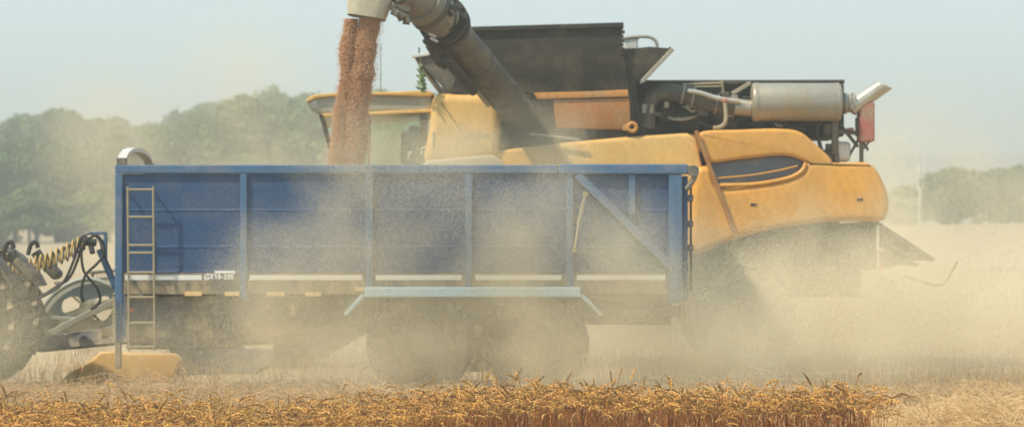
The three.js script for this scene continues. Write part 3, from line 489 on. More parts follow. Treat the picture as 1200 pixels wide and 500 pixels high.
    part('hub', [rod(V(c.x, c.y, c.z - 0.05), V(c.x, c.y, c.z + 0.16), 0.1), ...Array.from({ length: 8 }, (_, k) => { const a = k / 8 * 6.283; return rod(V(c.x + 0.14 * Math.cos(a), c.y + 0.14 * Math.sin(a), c.z + 0.08), V(c.x + 0.14 * Math.cos(a), c.y + 0.14 * Math.sin(a), c.z + 0.13), 0.018, 0.018, 6); })], M.steel, wh);
  };
  wheelAt('front_wheel', 520, 0.98, z - 0.05, 0.75, 20, cb); wheelAt('front_wheel', 520, 0.98, zb + 0.05, 0.75, 20, cb);
  wheelAt('rear_wheel', 873, 0.74, z - 0.2, 0.5, 18, cb); wheelAt('rear_wheel', 873, 0.74, zb + 0.2, 0.5, 18, cb);
  part('axle', [rod(V(X(520, z), 1.0, z - 0.45), V(X(520, z), 1.0, zb + 0.45), 0.16), rod(V(X(873, z), 0.76, z - 0.45), V(X(873, z), 0.76, zb + 0.45), 0.1)], M.black, cb);
  // cutting header ahead of the cab, its end reaching past the near flank
  {
    const zh = -3.0, ze = -11.2;
    const hd = part('header_trough', poly([[206, 442], [196, 400], [214, 372], [224, 372], [212, 405], [230, 432], [300, 434], [300, 446]], zh - 1.8, zh - 1.8 - ze, 0.02), M.augerM, cb);
    part('header_divider', [poly([[94, 442], [97, 429], [118, 412], [135, 411], [150, 414], [205, 414], [212, 420], [200, 448], [96, 448]], zh + 0.05, 0.16, 0.03, 3), poly([[60, 452], [94, 428], [99, 448]], zh + 0.02, 0.1, 0.02)], M.yellowPale, hd);
    part('header_divider', poly([[94, 442], [97, 429], [118, 412], [205, 414], [212, 420], [200, 448], [96, 448]], ze + 0.1, 0.1, 0.02), M.yellow, hd);
    // side plate with a curved upper edge and two openings
    part('header_end_plate', poly([[40, 392], [46, 366], [60, 345], [82, 331], [104, 326], [132, 334], [140, 350], [140, 392], [122, 398], [44, 398]], zh - 0.06, 0.05, 0.012, 2, [smoothPts([[72, 352], [90, 346], [96, 356], [84, 368], [72, 366]], 20), smoothPts([[108, 352], [126, 346], [133, 360], [122, 376], [108, 374]], 20)]), M.headerGrey, hd);
    part('end_plate_rim', tube([P(42, 392, zh), P(48, 365, zh), P(62, 345, zh), P(84, 331, zh), P(106, 327, zh), P(134, 336, zh)], 0.035, 40), M.headerGrey, hd);
    part('reel_arm', [beam(P(56, 392, zh + 0.06), P(135, 352, zh + 0.06), 0.09, 0.08), beam(P(60, 372, zh + 0.04), P(92, 374, zh + 0.04), 0.05, 0.05)], M.headerGrey, hd);
    const c = P(98, 360, zh - 0.4), bats = [rod(c, V(c.x, c.y, ze + 0.4), 0.07)];
    for (let k = 0; k < 6; k++) { const a = k / 6 * 6.283 + 0.3; const q = V(c.x + 0.5 * Math.cos(a), c.y + 0.5 * Math.sin(a), 0); bats.push(rod(V(q.x, q.y, zh - 0.25), V(q.x, q.y, ze + 0.25), 0.025, 0.025, 6)); for (const zz of [zh - 0.5, -7, ze + 0.5]) bats.push(rod(V(c.x, c.y, zz), V(q.x, q.y, zz), 0.02, 0.02, 6)); for (let t = 0; t < 34; t++) { const zz = zh - 0.35 - t * 0.225; bats.push(rod(V(q.x, q.y, zz), V(q.x, q.y - 0.2, zz), 0.006, 0.004, 4)); } }
    part('reel', bats, M.khaki, hd);
    part('feeder_house', poly([[320, 430], [320, 392], [470, 290], [500, 300], [500, 350], [350, 436]], -6.4, 1.6, 0.04), M.augerM, cb);
  }
}

// ---------------------------------------------------------------- grain pouring from the spout
{
  const k0 = new THREE.OctahedronGeometry(1, 0); k0.scale(0.0042, 0.0068, 0.0042);
  const mats = [], cols = [], r = rng(99), c = new THREE.Color();
  const cols2 = [[[412.5, 24], [392, 193], 0.10, 0.12], [[433, 26], [410, 193], 0.14, 0.175]];
  for (let n = 0; n < 130000; n++) {
    const [a, b, r0, r1] = cols2[n % 5 < 2 ? 0 : 1], t = r(), edge = r() < 0.16;
    const y = 22 + t * 190, w = (r0 + (r1 - r0) * t) * (0.72 + 0.55 * fbm(t * 9, n % 5 < 2 ? 1 : 6, 2, 3));
    const wob = 3.2 * (fbm(t * 7 + 3, n % 5 < 2 ? 12 : 30, 4, 3) - 0.5) * 2;
    const px = a[0] + (b[0] - a[0]) * Math.pow(t, 0.9) + wob, q = r() * 6.283, rad = edge ? 0.8 + 0.85 * r() * r() : Math.sqrt(r());
    const p = P(px, y, -1.25).add(V(Math.cos(q) * rad * w, 0, Math.sin(q) * rad * w * 1.2));
    mats.push(pose(p, eul(r() * 3, r() * 3, r() * 3), 0.8 + 0.5 * r())); const v = 0.6 + 0.8 * r(); cols.push(c.setRGB(0.60 * v, 0.345 * v, 0.185 * v).clone());
  }
  instanced('falling_grain', k0, mat({ roughness: 0.75 }), mats, cols, 'reddish grain pouring in two ropes from the auger spout', 'grain');
  // the load, heaped under the spout, lying below the rim
  const pos = [], idx = [], nx = 60, nz = 20, x0 = X(144), x1 = X(782);
  for (let j = 0; j <= nz; j++) for (let i = 0; i <= nx; i++) { const x = x0 + (x1 - x0) * i / nx, z = -2.34 + j / nz * 2.22; pos.push(x, 2.25 + 0.35 * Math.exp(-(((x - X(410)) / 0.9) ** 2) - (((z + 1.25) / 0.8) ** 2)) + 0.06 * fbm(x * 2, z * 2, 3, 3), z); }
  for (let j = 0; j < nz; j++) for (let i = 0; i < nx; i++) { const a = j * (nx + 1) + i; idx.push(a, a + nx + 1, a + 1, a + 1, a + nx + 1, a + nx + 2); }
  const g = new THREE.BufferGeometry(); g.setAttribute('position', new THREE.Float32BufferAttribute(pos, 3)); g.setIndex(idx); g.computeVertexNormals(); metreUV(g);
  const o = shade(new THREE.Mesh(g, mat({ map: texture(256, 0.5, (u, v) => toS(mixc([0.3, 0.13, 0.06], [0.55, 0.29, 0.15], hash3(u * 256 | 0, v * 256 | 0, 3))), true), roughness: 0.9 }))); o.name = 'grain_load'; tag(o, 'heap of reddish grain lying inside the blue trailer', 'grain', null, 'stuff'); scene.add(o);
}
// ---------------------------------------------------------------- leafy twig hanging from the tank's front lip
{
  const z = -5.3, tw = thing('leafy_twig', 'small green leafy twig hanging below the front lip of the grain tank', 'twig', P(494, 66, z));
  part('stem', tube([P(492, 66, z), P(493, 76, z), P(491, 84, z), P(496, 94, z), P(496, 106, z)], 0.008, 24, 5), mat({ color: lin(0.16, 0.13, 0.06), roughness: 0.9 }), tw);
  const leafM = new THREE.MeshPhysicalMaterial({ color: lin(0.26, 0.34, 0.12), roughness: 0.8, side: THREE.DoubleSide, transmission: 0.3, thickness: 0 }), r = rng(5);
  for (let k = 0; k < 34; k++) {
    const t = k / 33, c = P(492 + 4 * t + (r() - 0.5) * (3 + 9 * t), 77 + 30 * t, z).add(V(0, 0, (r() - 0.5) * 0.15)), g = new THREE.SphereGeometry(1, 7, 4); g.scale(0.05 + 0.025 * r(), 0.008, 0.024); g.applyQuaternion(eul(r() * 2 - 1, r() * 6, r() * 2 - 1)); g.translate(c.x, c.y, c.z);
    part('leaf', g, leafM, tw);
  }
}

// ---------------------------------------------------------------- tractor, of which only the rear shows
{
  const z = -0.1, tx = thing('tractor', 'dusty dark tractor with lugged rear tyre coupled to the trailer drawbar', 'tractor', V(X(-60), 0, -1.2));
  const r = 0.94, w = 0.6, px = -76;
  for (const zc of [-0.45, -2.0]) {
    const c = V(X(px), r, zc), prof = [[0.5, -w / 2], [r * 0.83, -w / 2], [r * 0.92, -w / 2 + 0.05], [r * 0.955, 0], [r * 0.92, w / 2 - 0.05], [r * 0.83, w / 2], [0.5, w / 2]].map(([a, b]) => new THREE.Vector2(a, b));
    const ty = new THREE.LatheGeometry(prof, 48); ty.rotateX(Math.PI / 2); ty.translate(c.x, c.y, c.z); const wh = part('rear_wheel', toCreasedNormals(ty, 0.5), M.tyre, tx), bl = [];
    for (let k = 0; k < 22; k++) for (const s of [-1, 1]) { const g = new THREE.BoxGeometry(0.07, 0.07, w * 0.6); g.rotateY(0.75 * s); g.translate(0, r * 0.965, s * w * 0.24); g.rotateZ((k + (s > 0 ? 0.5 : 0)) / 22 * 6.28318); g.translate(c.x, c.y, c.z); bl.push(g); }
    part('tread', bl, M.tyre, wh);
    const ri = new THREE.LatheGeometry([[0.05, 0.05], [0.3, 0.05], [0.42, -0.02], [0.48, 0.24], [0.52, 0.28], [0.52, -0.28]].map(([a, b]) => new THREE.Vector2(a, b)), 36); ri.rotateX(Math.PI / 2); if (zc < -1) ri.scale(1, 1, -1); ri.translate(c.x, c.y, c.z); part('rim', ri, M.rim, wh);
    // fender: a curved sheet over the back of the tyre with a lamp pod
    const f = []; for (let k = 0; k <= 16; k++) { const a = 0.42 + k / 16 * 2.0; f.push(V(c.x + (r + 0.1) * Math.cos(a), c.y + (r + 0.1) * Math.sin(a), 0)); }
    const geos = []; for (let k = 0; k < 16; k++) geos.push(quadSheet(V(f[k].x, f[k].y, zc + 0.33), V(f[k + 1].x, f[k + 1].y, zc + 0.33), V(f[k + 1].x, f[k + 1].y, zc - 0.33), V(f[k].x, f[k].y, zc - 0.33), 0.03));
    const fd = part('fender', geos, M.augerM, tx); part('fender_lamp', [beam(V(X(10), Y(304), zc), V(X(34), Y(328), zc), 0.14, 0.3, 0.05), rod(V(X(4), Y(296), zc), V(X(13), Y(310), zc), 0.07)], M.augerM, fd);
    part('lamp_guard', tube([V(X(-4), Y(300), zc + 0.1), V(X(0), Y(287), zc + 0.1), V(X(6), Y(284), zc + 0.1), V(X(9), Y(291), zc + 0.1)], 0.03, 20), M.black, fd);
  }
  part('rear_axle', rod(V(X(px), r, -0.75), V(X(px), r, -1.7), 0.18), M.black, tx);
  part('transmission_case', box(X(-420), X(-50), Y(415), Y(350), -1.55, -0.9, 0.06), M.black, tx);
  part('hitch', [beam(V(X(-40), Y(405), -1.225), V(X(12), Y(414), -1.225), 0.14, 0.16), box(X(2), X(14), Y(420), Y(398), -1.32, -1.13)], M.black, tx);
  part('lift_arm', [beam(V(X(-30), Y(385), -0.85), V(X(18), Y(372), -0.85), 0.07, 0.07), beam(V(X(-30), Y(385), -1.6), V(X(18), Y(372), -1.6), 0.07, 0.07)], M.augerM, tx);
  part('cab', [box(X(-300), X(-170), Y(330), Y(322), -2.0, -0.45, 0.03), beam(V(X(-172), Y(322), -0.5), V(X(-176), Y(170), -0.5), 0.09, 0.09), beam(V(X(-172), Y(322), -1.95), V(X(-176), Y(170), -1.95), 0.09, 0.09), beam(V(X(-295), Y(322), -0.5), V(X(-285), Y(170), -0.5), 0.09, 0.09), beam(V(X(-295), Y(322), -1.95), V(X(-285), Y(170), -1.95), 0.09, 0.09), box(X(-300), X(-165), Y(172), Y(158), -2.05, -0.4, 0.06)], M.black, tx);
  part('bonnet', box(X(-470), X(-300), Y(350), Y(285), -1.65, -0.8, 0.12), M.black, tx);
  for (const zc of [-0.6, -1.85]) { const c = V(X(-400), 0.66, zc), g = new THREE.LatheGeometry([[0.3, -0.22], [0.58, -0.22], [0.655, -0.1], [0.655, 0.1], [0.58, 0.22], [0.3, 0.22]].map(([a, b]) => new THREE.Vector2(a, b)), 36); g.rotateX(Math.PI / 2); g.translate(c.x, c.y, c.z); const wh = part('front_wheel', toCreasedNormals(g, 0.5), M.tyre, tx); part('rim', rod(V(c.x, c.y, zc - 0.1), V(c.x, c.y, zc + 0.1), 0.31, 0.31, 28), M.rim, wh); }
}
// ---------------------------------------------------------------- hoses between tractor and trailer
function coil(a, b, rad, turns, r, ph) { const pts = [], d = b.clone().sub(a), n = turns * 14; for (let i = 0; i <= n; i++) { const t = i / n, q = t * turns * 6.28318 + ph, sag = -0.06 * Math.sin(t * Math.PI); pts.push(a.clone().addScaledVector(d, t).add(V(0.02 * Math.cos(q), sag + rad * Math.sin(q) * 0.95, rad * Math.cos(q)))); } return new THREE.TubeGeometry(new THREE.CatmullRomCurve3(pts), n * 2, r, 6, false); }
{
  const h1 = thing('coiled_air_hose', 'yellow coiled air hose stretched from tractor to the trailer hose stand', 'hose', P(50, 300, -0.8));
  part('coil', coil(P(2, 318, -0.75), P(96, 284, -0.85), 0.1, 15, 0.011, 0), M.hoseYellow, h1);
  part('connector', rod(P(93, 285, -0.85), P(101, 282, -0.87), 0.03), M.hoseBlack, h1);
  const h2 = thing('coiled_cable', 'black coiled cable running alongside the yellow coiled hose', 'cable', P(50, 300, -0.95));
  part('coil', coil(P(2, 322, -0.9), P(96, 287, -0.92), 0.105, 14, 0.009, 2), M.hoseBlack, h2);
  part('connector', rod(P(93, 288, -0.92), P(101, 285, -0.92), 0.028), M.hoseBlack, h2);
  const runs = [
    ['black hydraulic hose drooping lowest from the hose stand towards the tractor', [[104, 282], [98, 276], [92, 285], [86, 305], [74, 330], [56, 344], [34, 350], [14, 352]], -0.7],
    ['black hydraulic hose drooping just above the lowest one to the tractor', [[108, 284], [100, 279], [95, 288], [90, 306], [80, 326], [62, 338], [40, 351], [14, 360]], -0.98],
    ['black hose loop hanging from the hose stand down to the drawbar', [[100, 283], [95, 295], [97, 315], [103, 325], [113, 337], [117, 350], [113, 358], [106, 362]], -0.72],
    ['short black hose curling from the clamp to the trailer front', [[102, 280], [112, 276], [120, 284], [121, 298], [113, 309], [100, 322], [95, 340], [97, 354]], -0.6],
    ['thin black hose arched over the clamp of the hose stand', [[88, 292], [96, 278], [106, 274], [116, 281], [120, 296], [128, 312], [134, 326]], -0.86]];
  for (const [label, pts, z] of runs) { const h = thing('hydraulic_hose', label, 'hose', P(pts[0][0], pts[0][1], z)); part('hose', tube(pts.map(([a, b], i) => P(a, b, z - 0.02 * i)), label.startsWith('thin') ? 0.012 : 0.018, 60, 7), M.hoseBlack, h); }
  const h3 = thing('coiled_brake_line', 'small pale coiled line hanging upright at the trailer front corner', 'hose', P(133, 372, -0.05));
  part('coil', coil(P(133, 345, 0.06), P(134, 399, 0.06), 0.035, 14, 0.008, 0), M.khaki, h3);
}

// ---------------------------------------------------------------- wheat, stubble, straw
function wheatStalk(seed) {
  const r = rng(seed), geos = [], H = 0.7 + 0.12 * r(), lean = 0.05 + 0.08 * r(), curlR = 0.035 + 0.03 * r(), droop = r() < 0.34 ? 0.3 + 0.7 * r() : 1.4 + 1.3 * r();
  const col = (g, a) => { const n = g.attributes.position.count, c = new Float32Array(n * 3); for (let i = 0; i < n; i++) c.set(a, i * 3); g.setAttribute('color', new THREE.BufferAttribute(c, 3)); geos.push(g); };
  const strip = (g) => { g = g.index ? g.toNonIndexed() : g; g.deleteAttribute('uv'); return g; };
  const stemPts = [V(0, -0.02, 0), V(lean * 0.2, H * 0.4, 0), V(lean * 0.55, H * 0.75, 0), V(lean, H, 0)];
  const curve = new THREE.CatmullRomCurve3(stemPts); col(strip(new THREE.TubeGeometry(curve, 6, 0.0026, 3)), [0.50, 0.18, 0.035]);
  // neck and head bend over
  let p = stemPts[3].clone(), a = Math.PI / 2 - 0.15; const L = 0.125 + 0.04 * r(), steps = 13, neck = 4;
  for (let k = 0; k < steps + neck; k++) {
    const dl = k < neck ? 0.018 : L / steps, na = a - droop / (steps + neck); const q = p.clone().add(V(Math.cos(na) * dl, Math.sin(na) * dl, 0));
    if (k < neck) col(strip(rod(p, q, 0.0024, 0.0022, 3)), [0.46, 0.20, 0.05]);
    else { const s = Math.sin((k - neck + 0.9) / (steps + 0.6) * Math.PI) * 0.4 + 0.65; for (const m of [-1, 1]) { const g = new THREE.OctahedronGeometry(1, 0); g.scale(0.0049 * s, 0.0135 * s, 0.0053 * s); g.rotateZ(na - Math.PI / 2 + m * 0.45); g.translate(q.x + m * 0.0048 * s * Math.sin(na), q.y - m * 0.0048 * s * Math.cos(na), (k % 2 ? 1 : -1) * 0.003); col(strip(g), k % 3 ? [0.78, 0.45, 0.11] : [0.44, 0.17, 0.03]); } }
    p = q; a = na;
  }
  // dry leaf blades
  for (let b = 0; b < 2; b++) { const h0 = H * (0.35 + 0.35 * r()), dir = r() * 6.283, pts = []; for (let k = 0; k <= 5; k++) { const t = k / 5; pts.push(V(Math.cos(dir) * t * 0.12, h0 + 0.09 * t - 0.22 * t * t, Math.sin(dir) * t * 0.12)); } const pos = []; for (let k = 0; k < 5; k++) { const wv = 0.005 * (1 - k / 5.5), n = V(-Math.sin(dir), 0.2, Math.cos(dir)); const A = pts[k].clone().addScaledVector(n, wv), B = pts[k].clone().addScaledVector(n, -wv), C = pts[k + 1].clone().addScaledVector(n, -wv * 0.8), D = pts[k + 1].clone().addScaledVector(n, wv * 0.8); for (const v of [A, B, C, A, C, D]) pos.push(...v.toArray()); } const g = new THREE.BufferGeometry(); g.setAttribute('position', new THREE.Float32BufferAttribute(pos, 3)); g.computeVertexNormals(); col(g, [0.48, 0.21, 0.055]); }
  return mergeGeometries(geos);
}
{
  const wm = mat({ vertexColors: true, roughness: 0.75, side: THREE.DoubleSide }), r = rng(404), NV = 18, buckets = Array.from({ length: NV }, () => [[], []]);
  // the stand: a strip of uncut crop; its cut end on the right, its cut face towards the camera
  const c = new THREE.Color();
  for (let n = 0; n < 6400; n++) {
    const x = -8.5 + r() * 11.8, left = ss(0.2, -2.6, x), front = 10.0 + 0.6 * fbm(x * 0.5, 4, 4, 2) + 2.2 * left, z = front - Math.pow(r(), 1.2) * (1.5 + 1.6 * left);
    if (x > 2.98 + 0.3 * (r() - 0.5) + 0.05 * (z - 10)) continue;
    const h = 0.64 + 0.14 * fbm(x * 1.1 + 9, z * 1.1, 6, 3) + 0.045 * gauss(r) + (r() < 0.04 ? 0.12 * r() : 0) - 0.05 * left, yaw = r() * 6.283, v = 0.38 + 0.8 * r();
    const b = buckets[n % NV]; b[0].push(pose(V(x, groundH(x, z), z), eul(0.06 * gauss(r), yaw, 0.07 * gauss(r)), V(1, h, 1))); b[1].push(c.setRGB(v, v * (0.93 + 0.12 * r()), v * (0.85 + 0.3 * r())).clone());
  }
  buckets.forEach(([m, cc], k) => instanced('wheat', wheatStalk(1000 + k), wm, m, cc, 'uncut strip of ripe golden wheat with drooping heads', 'wheat'));
  // stubble stalks
  const sg = new THREE.CylinderGeometry(0.0022, 0.003, 1, 4); sg.translate(0, 0.5, 0); const sm = mat({ roughness: 0.8 }); let ms = [], cs = [];
  for (let n = 0; n < 52000; n++) {
    const z = 12 - r() * 11 - (r() < 0.25 ? r() * 14 : 0), x = (Math.round(((r() - 0.5) * 19) / 0.125) + 0.3 * gauss(r)) * 0.125;
    const h = 0.1 + 0.14 * r() + 0.08 * fbm(x, z, 2, 2), v = 0.7 + 0.5 * r(); ms.push(pose(V(x, groundH(x, z) - 0.01, z), eul(0.2 * gauss(r), r() * 6, 0.2 * gauss(r)), V(1, h, 1))); cs.push(c.setRGB(0.54 * v, 0.35 * v, 0.14 * v).clone());
  }
  instanced('stubble', sg, sm, ms, cs, 'short cut wheat stubble in rows between crop and trailer', 'stubble');
  // loose straw: bent pieces thrown in a swath along the wheel tracks and heaped at the right
  const straw = [0, 1, 2, 3].map((k) => { const q = rng(70 + k), L = 0.10 + 0.09 * q(); return new THREE.TubeGeometry(new THREE.CatmullRomCurve3([V(-L, 0, 0), V(-L * 0.2, 0.03 * q(), 0.02 * q()), V(L * 0.4, 0.02 * q(), -0.03 * q()), V(L, -0.02 * q(), 0.02)]), 4, 0.0017, 3); });
  const sb = straw.map(() => [[], []]);
  for (let n = 0; n < 95000; n++) {
    let x, z, y; const kind = r();
    if (kind < 0.5) { x = (r() - 0.5) * 18; z = 4.6 + 0.9 * gauss(r); y = groundH(x, z) + Math.abs(gauss(r)) * 0.09 * (0.5 + fbm(x * 0.8, z * 0.8, 9, 3)) + 0.20 * Math.exp(-(((z - 4.6) / 0.8) ** 2)) * r(); }
    else if (kind < 0.8) { x = 2.3 + r() * 5.5; z = 8.5 + 1.6 * gauss(r); y = groundH(x, z) + 0.02 + Math.min(1.6, Math.abs(gauss(r))) * 0.10 * (0.2 + 1.0 * ss(0.4, 0.65, fbm(x * 1.4, z * 1.4, 11, 3))) + (0.34 * Math.exp(-(((z - 8.2) / 1.0) ** 2)) * ss(2.6, 4.2, x)) * Math.sqrt(r()); }
    else { x = (r() - 0.5) * 18; z = 2 + r() * 10; y = groundH(x, z) + 0.02 + 0.16 * r(); }
    const v = 0.7 + 0.5 * r(), b = sb[n % 4]; b[0].push(pose(V(x, y, z), eul(0.45 * gauss(r), r() * 6.28, 0.4 * gauss(r)), (0.7 + 0.6 * r()) * (kind >= 0.5 && kind < 0.8 ? 1.35 : 1))); b[1].push(kind >= 0.5 && kind < 0.8 ? c.setRGB(0.46 * v, 0.225 * v, (0.05 + 0.025 * r()) * v) : c.setRGB(0.64 * v, 0.43 * v, (0.18 + 0.06 * r()) * v).clone());
  }
  sb.forEach(([m, cc], k) => instanced('loose_straw', straw[k], sm, m, cc, 'loose straw lying thick over the stubble', 'straw'));
}

// ---------------------------------------------------------------- trees
function crownGeo(seed, H, W, n, size, base = 0.14) {
  const r = rng(seed), lobes = [], pos = [], nor = [];
  const nl = 16 + (r() * 8 | 0);
  for (let k = 0; k < nl; k++) { const a = r() * 6.283, t = r(), y = H * (base + (1 - base) * (0.12 + 0.78 * t)), env = Math.sin(Math.PI * Math.min(1, 0.22 + 0.75 * t)) * W; const d = env * (0.25 + 0.62 * r()); lobes.push([Math.cos(a) * d, y, Math.sin(a) * d, W * (0.24 + 0.2 * r()), H * (0.08 + 0.06 * r())]); }
  for (let k = 0; k < n; k++) {
    const L = lobes[k % nl]; let v = V(gauss(r), gauss(r), gauss(r)).normalize().multiplyScalar(0.55 + 0.55 * r()); const c = V(L[0] + v.x * L[3], L[1] + v.y * L[4], L[2] + v.z * L[3]);
    const s = size * (0.6 + 0.8 * r()), q = eul(r() * 6, r() * 6, r() * 6), tri = [V(-0.6, -0.35, 0), V(0.6, -0.3, 0.15), V(0.1, 0.75, -0.1)].map((p) => p.multiplyScalar(s).applyQuaternion(q).add(c)); for (const p of tri) pos.push(p.x, p.y, p.z);
    const t2 = [tri[1], V(0.9, 0.6, 0.1).multiplyScalar(s).applyQuaternion(q).add(c), tri[2]]; for (const p of t2) pos.push(p.x, p.y, p.z);
  }
  const g = new THREE.BufferGeometry(); g.setAttribute('position', new THREE.Float32BufferAttribute(pos, 3)); g.computeVertexNormals(); return g;
}
function trunkGeo(seed, H, W) {
  const r = rng(seed), g = [rod(V(0, -0.3, 0), V(0.1, H * 0.35, 0), 0.028 * H, 0.018 * H, 8)];
  for (let k = 0; k < 7; k++) { const a = k * 0.9 + r(), y = H * (0.25 + 0.1 * r()); g.push(rod(V(0.08, y, 0), V(Math.cos(a) * W * 0.6, y + H * (0.25 + 0.25 * r()), Math.sin(a) * W * 0.6), 0.013 * H, 0.004 * H, 6)); }
  return mergeGeometries(g.map(clean));
}
const leafMats = [[0.13, 0.20, 0.028], [0.15, 0.215, 0.03], [0.115, 0.185, 0.03]].map((c) => new THREE.MeshPhysicalMaterial({ color: lin(...c), roughness: 0.85, side: THREE.DoubleSide, transmission: 0.25, thickness: 0 }));
const bark = mat({ color: lin(0.12, 0.095, 0.065), roughness: 1 });
const protos = [0, 1, 2, 3, 4].map((k) => ({ H: 11, W: 4.6, c: crownGeo(300 + k, 11, 4.6, 5200, 0.34), t: trunkGeo(320 + k, 11, 4.6) }));
const bushP = [0, 1, 2].map((k) => ({ H: 5, W: 3.2, c: crownGeo(360 + k, 5, 3.2, 2600, 0.22, 0.02), t: trunkGeo(380 + k, 5, 3.2) }));
function tree(name, label, cat, group, pr, x, z, s, k, sx = 1) {
  const g = thing(name, label, cat, V(x, groundH(x, z) - 0.1, z), group); g.scale.set(s * sx, s, s * sx); g.rotation.y = k * 1.7;
  const a = shade(new THREE.Mesh(pr.c, leafMats[k % 3])); a.name = 'crown'; const b = shade(new THREE.Mesh(pr.t, bark)); b.name = 'trunk'; g.add(b, a); return g;
}
{
  const r = rng(808);
  // left wood edge: [place in the photograph, top row], on the ground at about 190 m
  const topAt = (px) => px < 20 ? 138 : px < 95 ? 122 + Math.abs(px - 62) * 0.12 : px < 165 ? 126 + (px - 95) * 0.22 : px < 300 ? 142 - (px - 165) * 0.32 : 103;
  let k = 0;
  for (let px = -60; px < 560; px += 21 + r() * 9) { const z = DIST - 190 - r() * 22, s = (DIST - z), x = X(px, z), topY = Y(Math.min(topAt(px), 150) + 14 + r() * 24, z), h = topY - groundH(x, z); tree('field_tree', 'green broadleaf tree in the wood edge behind the field', 'tree', 'trees of the wood edge', protos[k % 5], x, z, Math.max(5, Math.min(h, 12)) / 11 * (0.9 + 0.2 * r()), k++); }
  for (let px = -90; px < 640; px += 19 + r() * 8) { const z = DIST - 245 - r() * 60, x = X(px, z), top = topAt(px) + r() * 9, h = Y(top, z) - groundH(x, z); tree('hill_tree', 'green tree of the wood on the rise behind the trailer', 'tree', 'trees on the wooded rise', protos[k % 5], x, z, Math.max(6, Math.min(h, 17)) / 11, k++, 0.95); }
  for (let px = -60; px < 420; px += 26 + r() * 10) { const z = DIST - 178 - r() * 8, x = X(px, z); tree('hedge_bush', 'low green bush along the foot of the wood', 'bush', 'bushes below the wood', bushP[k % 3], x, z, 0.6 + 0.35 * r(), k++, 1.2); }
  // right: hedgerow of low trees on the field edge
  for (let px = 1000; px < 1290; px += 13 + r() * 9) { const z = DIST - 205 - r() * 20, x = X(px, z), top = px < 1095 ? 208 + r() * 14 : 184 + r() * 14, h = Y(top, z) - groundH(x, z); tree('hedgerow_tree', 'low scrubby tree in the hedgerow at the field edge', 'tree', 'trees of the hedgerow', bushP[k % 3], x, z, Math.max(2.2, h) / 5, k++, 0.85); }
  // bare pale dead tree
  const z = DIST - 185, x = X(1077, z), gy = groundH(x, z), dt = thing('dead_tree', 'bare bleached dead tree standing before the hedgerow', 'tree', V(x, gy, z)), q = rng(15), geos = [], sc = (DIST - z) / 2808;
  const T = (px, py, dz = 0) => V(X(px, z), Y(py, z), z + dz), dm = mat({ color: lin(0.74, 0.70, 0.60), roughness: 0.9 });
  part('trunk', tube([V(x, gy - 0.2, z), T(1078, 240), T(1079, 226), T(1076, 214), T(1078, 200), T(1077, 190)], 0.085, 24, 6), dm, dt);
  for (const pts of [[[1077, 224], [1072, 216], [1069, 210], [1067, 203]], [[1079, 226], [1083, 214], [1082, 205], [1085, 196]], [[1078, 236], [1070, 232], [1067, 238], [1068, 246]], [[1078, 240], [1062, 236], [1050, 234], [1044, 228]], [[1076, 212], [1071, 203], [1070, 194]], [[1079, 208], [1084, 203], [1087, 205]], [[1078, 204], [1074, 196], [1075, 188]], [[1050, 234], [1047, 240], [1044, 240]], [[1069, 210], [1064, 206], [1062, 199]], [[1082, 205], [1088, 199], [1090, 190]], [[1085, 196], [1083, 188], [1084, 182]], [[1075, 190], [1072, 183], [1073, 178]], [[1067, 203], [1068, 195], [1065, 190]]])
    part('limb', tube(pts.map(([a, b], i) => T(a, b, i * 0.25 * (q() - 0.5))), 0.042, 14, 5), dm, dt);
}

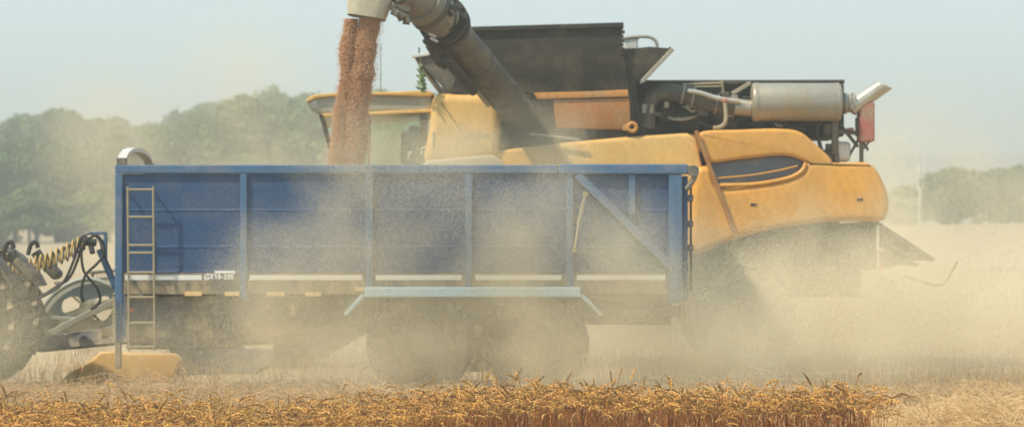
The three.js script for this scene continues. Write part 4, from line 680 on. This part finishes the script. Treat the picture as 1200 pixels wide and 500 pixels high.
// ---------------------------------------------------------------- dust in the air: clouds of chaff flakes and fine motes
{
  const r = rng(31337), KINDS = [[220000, 0.0022, 0.9], [220000, 0.0022, 0.9], [110000, 0.0035, 1.05], [110000, 0.0035, 1.05]];   // two swarms of fine motes, two of coarser chaff: [flakes, flake size, radius]
  const puffs = KINDS.map(([PER, SIDE, RAD], k) => {
    const pos = new Float32Array(PER * 9), q = rng(900 + k), T3 = [V(-0.5, -0.29, 0), V(0.5, -0.29, 0), V(0, 0.58, 0)], p = V(0, 0, 0), e = new THREE.Quaternion(), v = V(0, 0, 0); let n = 0, guard = 0;
    while (n < PER && guard++ < PER * 20) {
      v.set(q() * 2 - 1, q() * 2 - 1, q() * 2 - 1); const l2 = v.lengthSq(); if (l2 > 1 || (1 - l2) * (1 - l2) < q()) continue; v.multiplyScalar(RAD);
      if (noise3(v.x * 3.2 + 50, v.y * 3.2 + 50, v.z * 3.2 + k * 9) < 0.1 + 0.5 * q()) continue;
      const s = SIDE * (0.6 + 0.8 * q()); e.set(gauss(q), gauss(q), gauss(q), gauss(q)).normalize();
      for (let i = 0; i < 3; i++) { p.copy(T3[i]).multiplyScalar(s).applyQuaternion(e).add(v); const o = n * 9 + i * 3; pos[o] = p.x; pos[o + 1] = p.y; pos[o + 2] = p.z; } n++;
    }
    const g = new THREE.BufferGeometry(); g.setAttribute('position', new THREE.Float32BufferAttribute(pos, 3)); g.computeVertexNormals(); return g;
  });
  const halton = (i, b) => { let f = 1, v = 0; while (i > 0) { f /= b; v += f * (i % b); i = Math.floor(i / b); } return v; };
  const crossOf = ([n, s]) => n * s * s * 0.433 * 0.5 * 1.05;
  const dm = new THREE.MeshPhysicalMaterial({ color: lin(0.87, 0.755, 0.52), roughness: 1, specularIntensity: 0, side: THREE.DoubleSide });
  const mats = puffs.map(() => []);
  // [place x, place y, depth z, spread in metres x, y, z, optical thickness in the middle]
  const CLOUDS = [
    [690, 418, 0.7, 2.2, 0.32, 0.45, 1.7], [440, 418, 0.7, 1.6, 0.26, 0.45, 0.8], [260, 425, 0.5, 1.1, 0.22, 0.5, 0.6], [50, 415, 0.4, 1.0, 0.3, 0.5, 0.35],
    [890, 388, -1.6, 1.2, 0.48, 0.7, 2.4], [1050, 385, -3.0, 1.2, 0.5, 0.7, 1.5], [1190, 385, -3.4, 1.2, 0.45, 0.9, 0.7], [950, 322, -3.95, 1.1, 0.3, 0.45, 0.9], [1090, 335, -4, 0.9, 0.35, 0.6, 0.5],
    [480, 262, 0.7, 0.8, 0.5, 0.35, 0.42], [610, 252, 0.7, 0.8, 0.55, 0.35, 0.44], [570, 330, 0.7, 1.4, 0.3, 0.35, 0.5], [750, 335, 0.7, 0.8, 0.35, 0.35, 0.75], [390, 230, 0.6, 0.35, 0.35, 0.3, 0.2],
    [640, 176, -4.2, 0.8, 0.2, 0.3, 1.0], [560, 185, -4.0, 0.8, 0.2, 0.3, 0.5], [680, 145, -4.6, 0.6, 0.25, 0.3, 0.15], [480, 170, -4.4, 0.5, 0.3, 0.3, 0.25], [890, 260, -4.4, 1.0, 0.2, 0.3, 0.22],
    [130, 262, -60, 9, 2.3, 6, 0.36], [330, 245, -60, 9, 2.5, 6, 0.42], [430, 195, -14, 2.0, 0.7, 1.2, 0.2], [1120, 300, -40, 8, 0.8, 5, 0.35], [850, 290, -30, 8, 1.2, 4, 0.35], [1150, 228, -70, 9, 1.6, 5, 0.5],
  ];
  for (const [px, py, z, sx, sy, sz, tau] of CLOUDS) {
    const c = P(px, py, z), far = z < -50 ? 3.8 : z < -25 ? 2.6 : z < -8 ? 1.8 : 1.15, fine = z > 0.3 || (z < -3.9 && z > -8), n = Math.round(tau * 6.283 * sx * sy / (crossOf(KINDS[fine ? 0 : 2]) * far * far)); let got = 0, guard = 0;
    while (got < n && guard++ < n * 12) {
      const i = guard + (px | 0), u1 = halton(i, 2), u2 = halton(i, 3), m = Math.sqrt(-2 * Math.log(1 - u1 * 0.985)), p = V(c.x + m * Math.cos(6.28318 * u2) * sx, c.y + m * Math.sin(6.28318 * u2) * sy, c.z + Math.max(-1.6, Math.min(1.6, gauss(r))) * sz); if (p.y < groundH(p.x, p.z) + 0.15) p.y = groundH(p.x, p.z) + 0.15 + 0.3 * r();
      if (fbm(p.x * 0.8 + 70, p.y * 1.1 + 20, p.z * 0.8 + 30, 3) < 0.18 + 0.26 * r()) continue;
      mats[(fine ? 0 : 2) + (r() < 0.5 ? 0 : 1)].push(pose(p, eul(r() * 6.28, r() * 6.28, r() * 6.28), far * (0.8 + 0.4 * r()))); got++;
    }
  }
  mats.forEach((m, k) => instanced('dust_cloud', puffs[k], dm, m, null, 'pale tan dust and chaff hanging in the air round the machines', 'dust'));
  console.log('dust puffs', mats.reduce((a, m) => a + m.length, 0));
}

renderer.render(scene, camera);
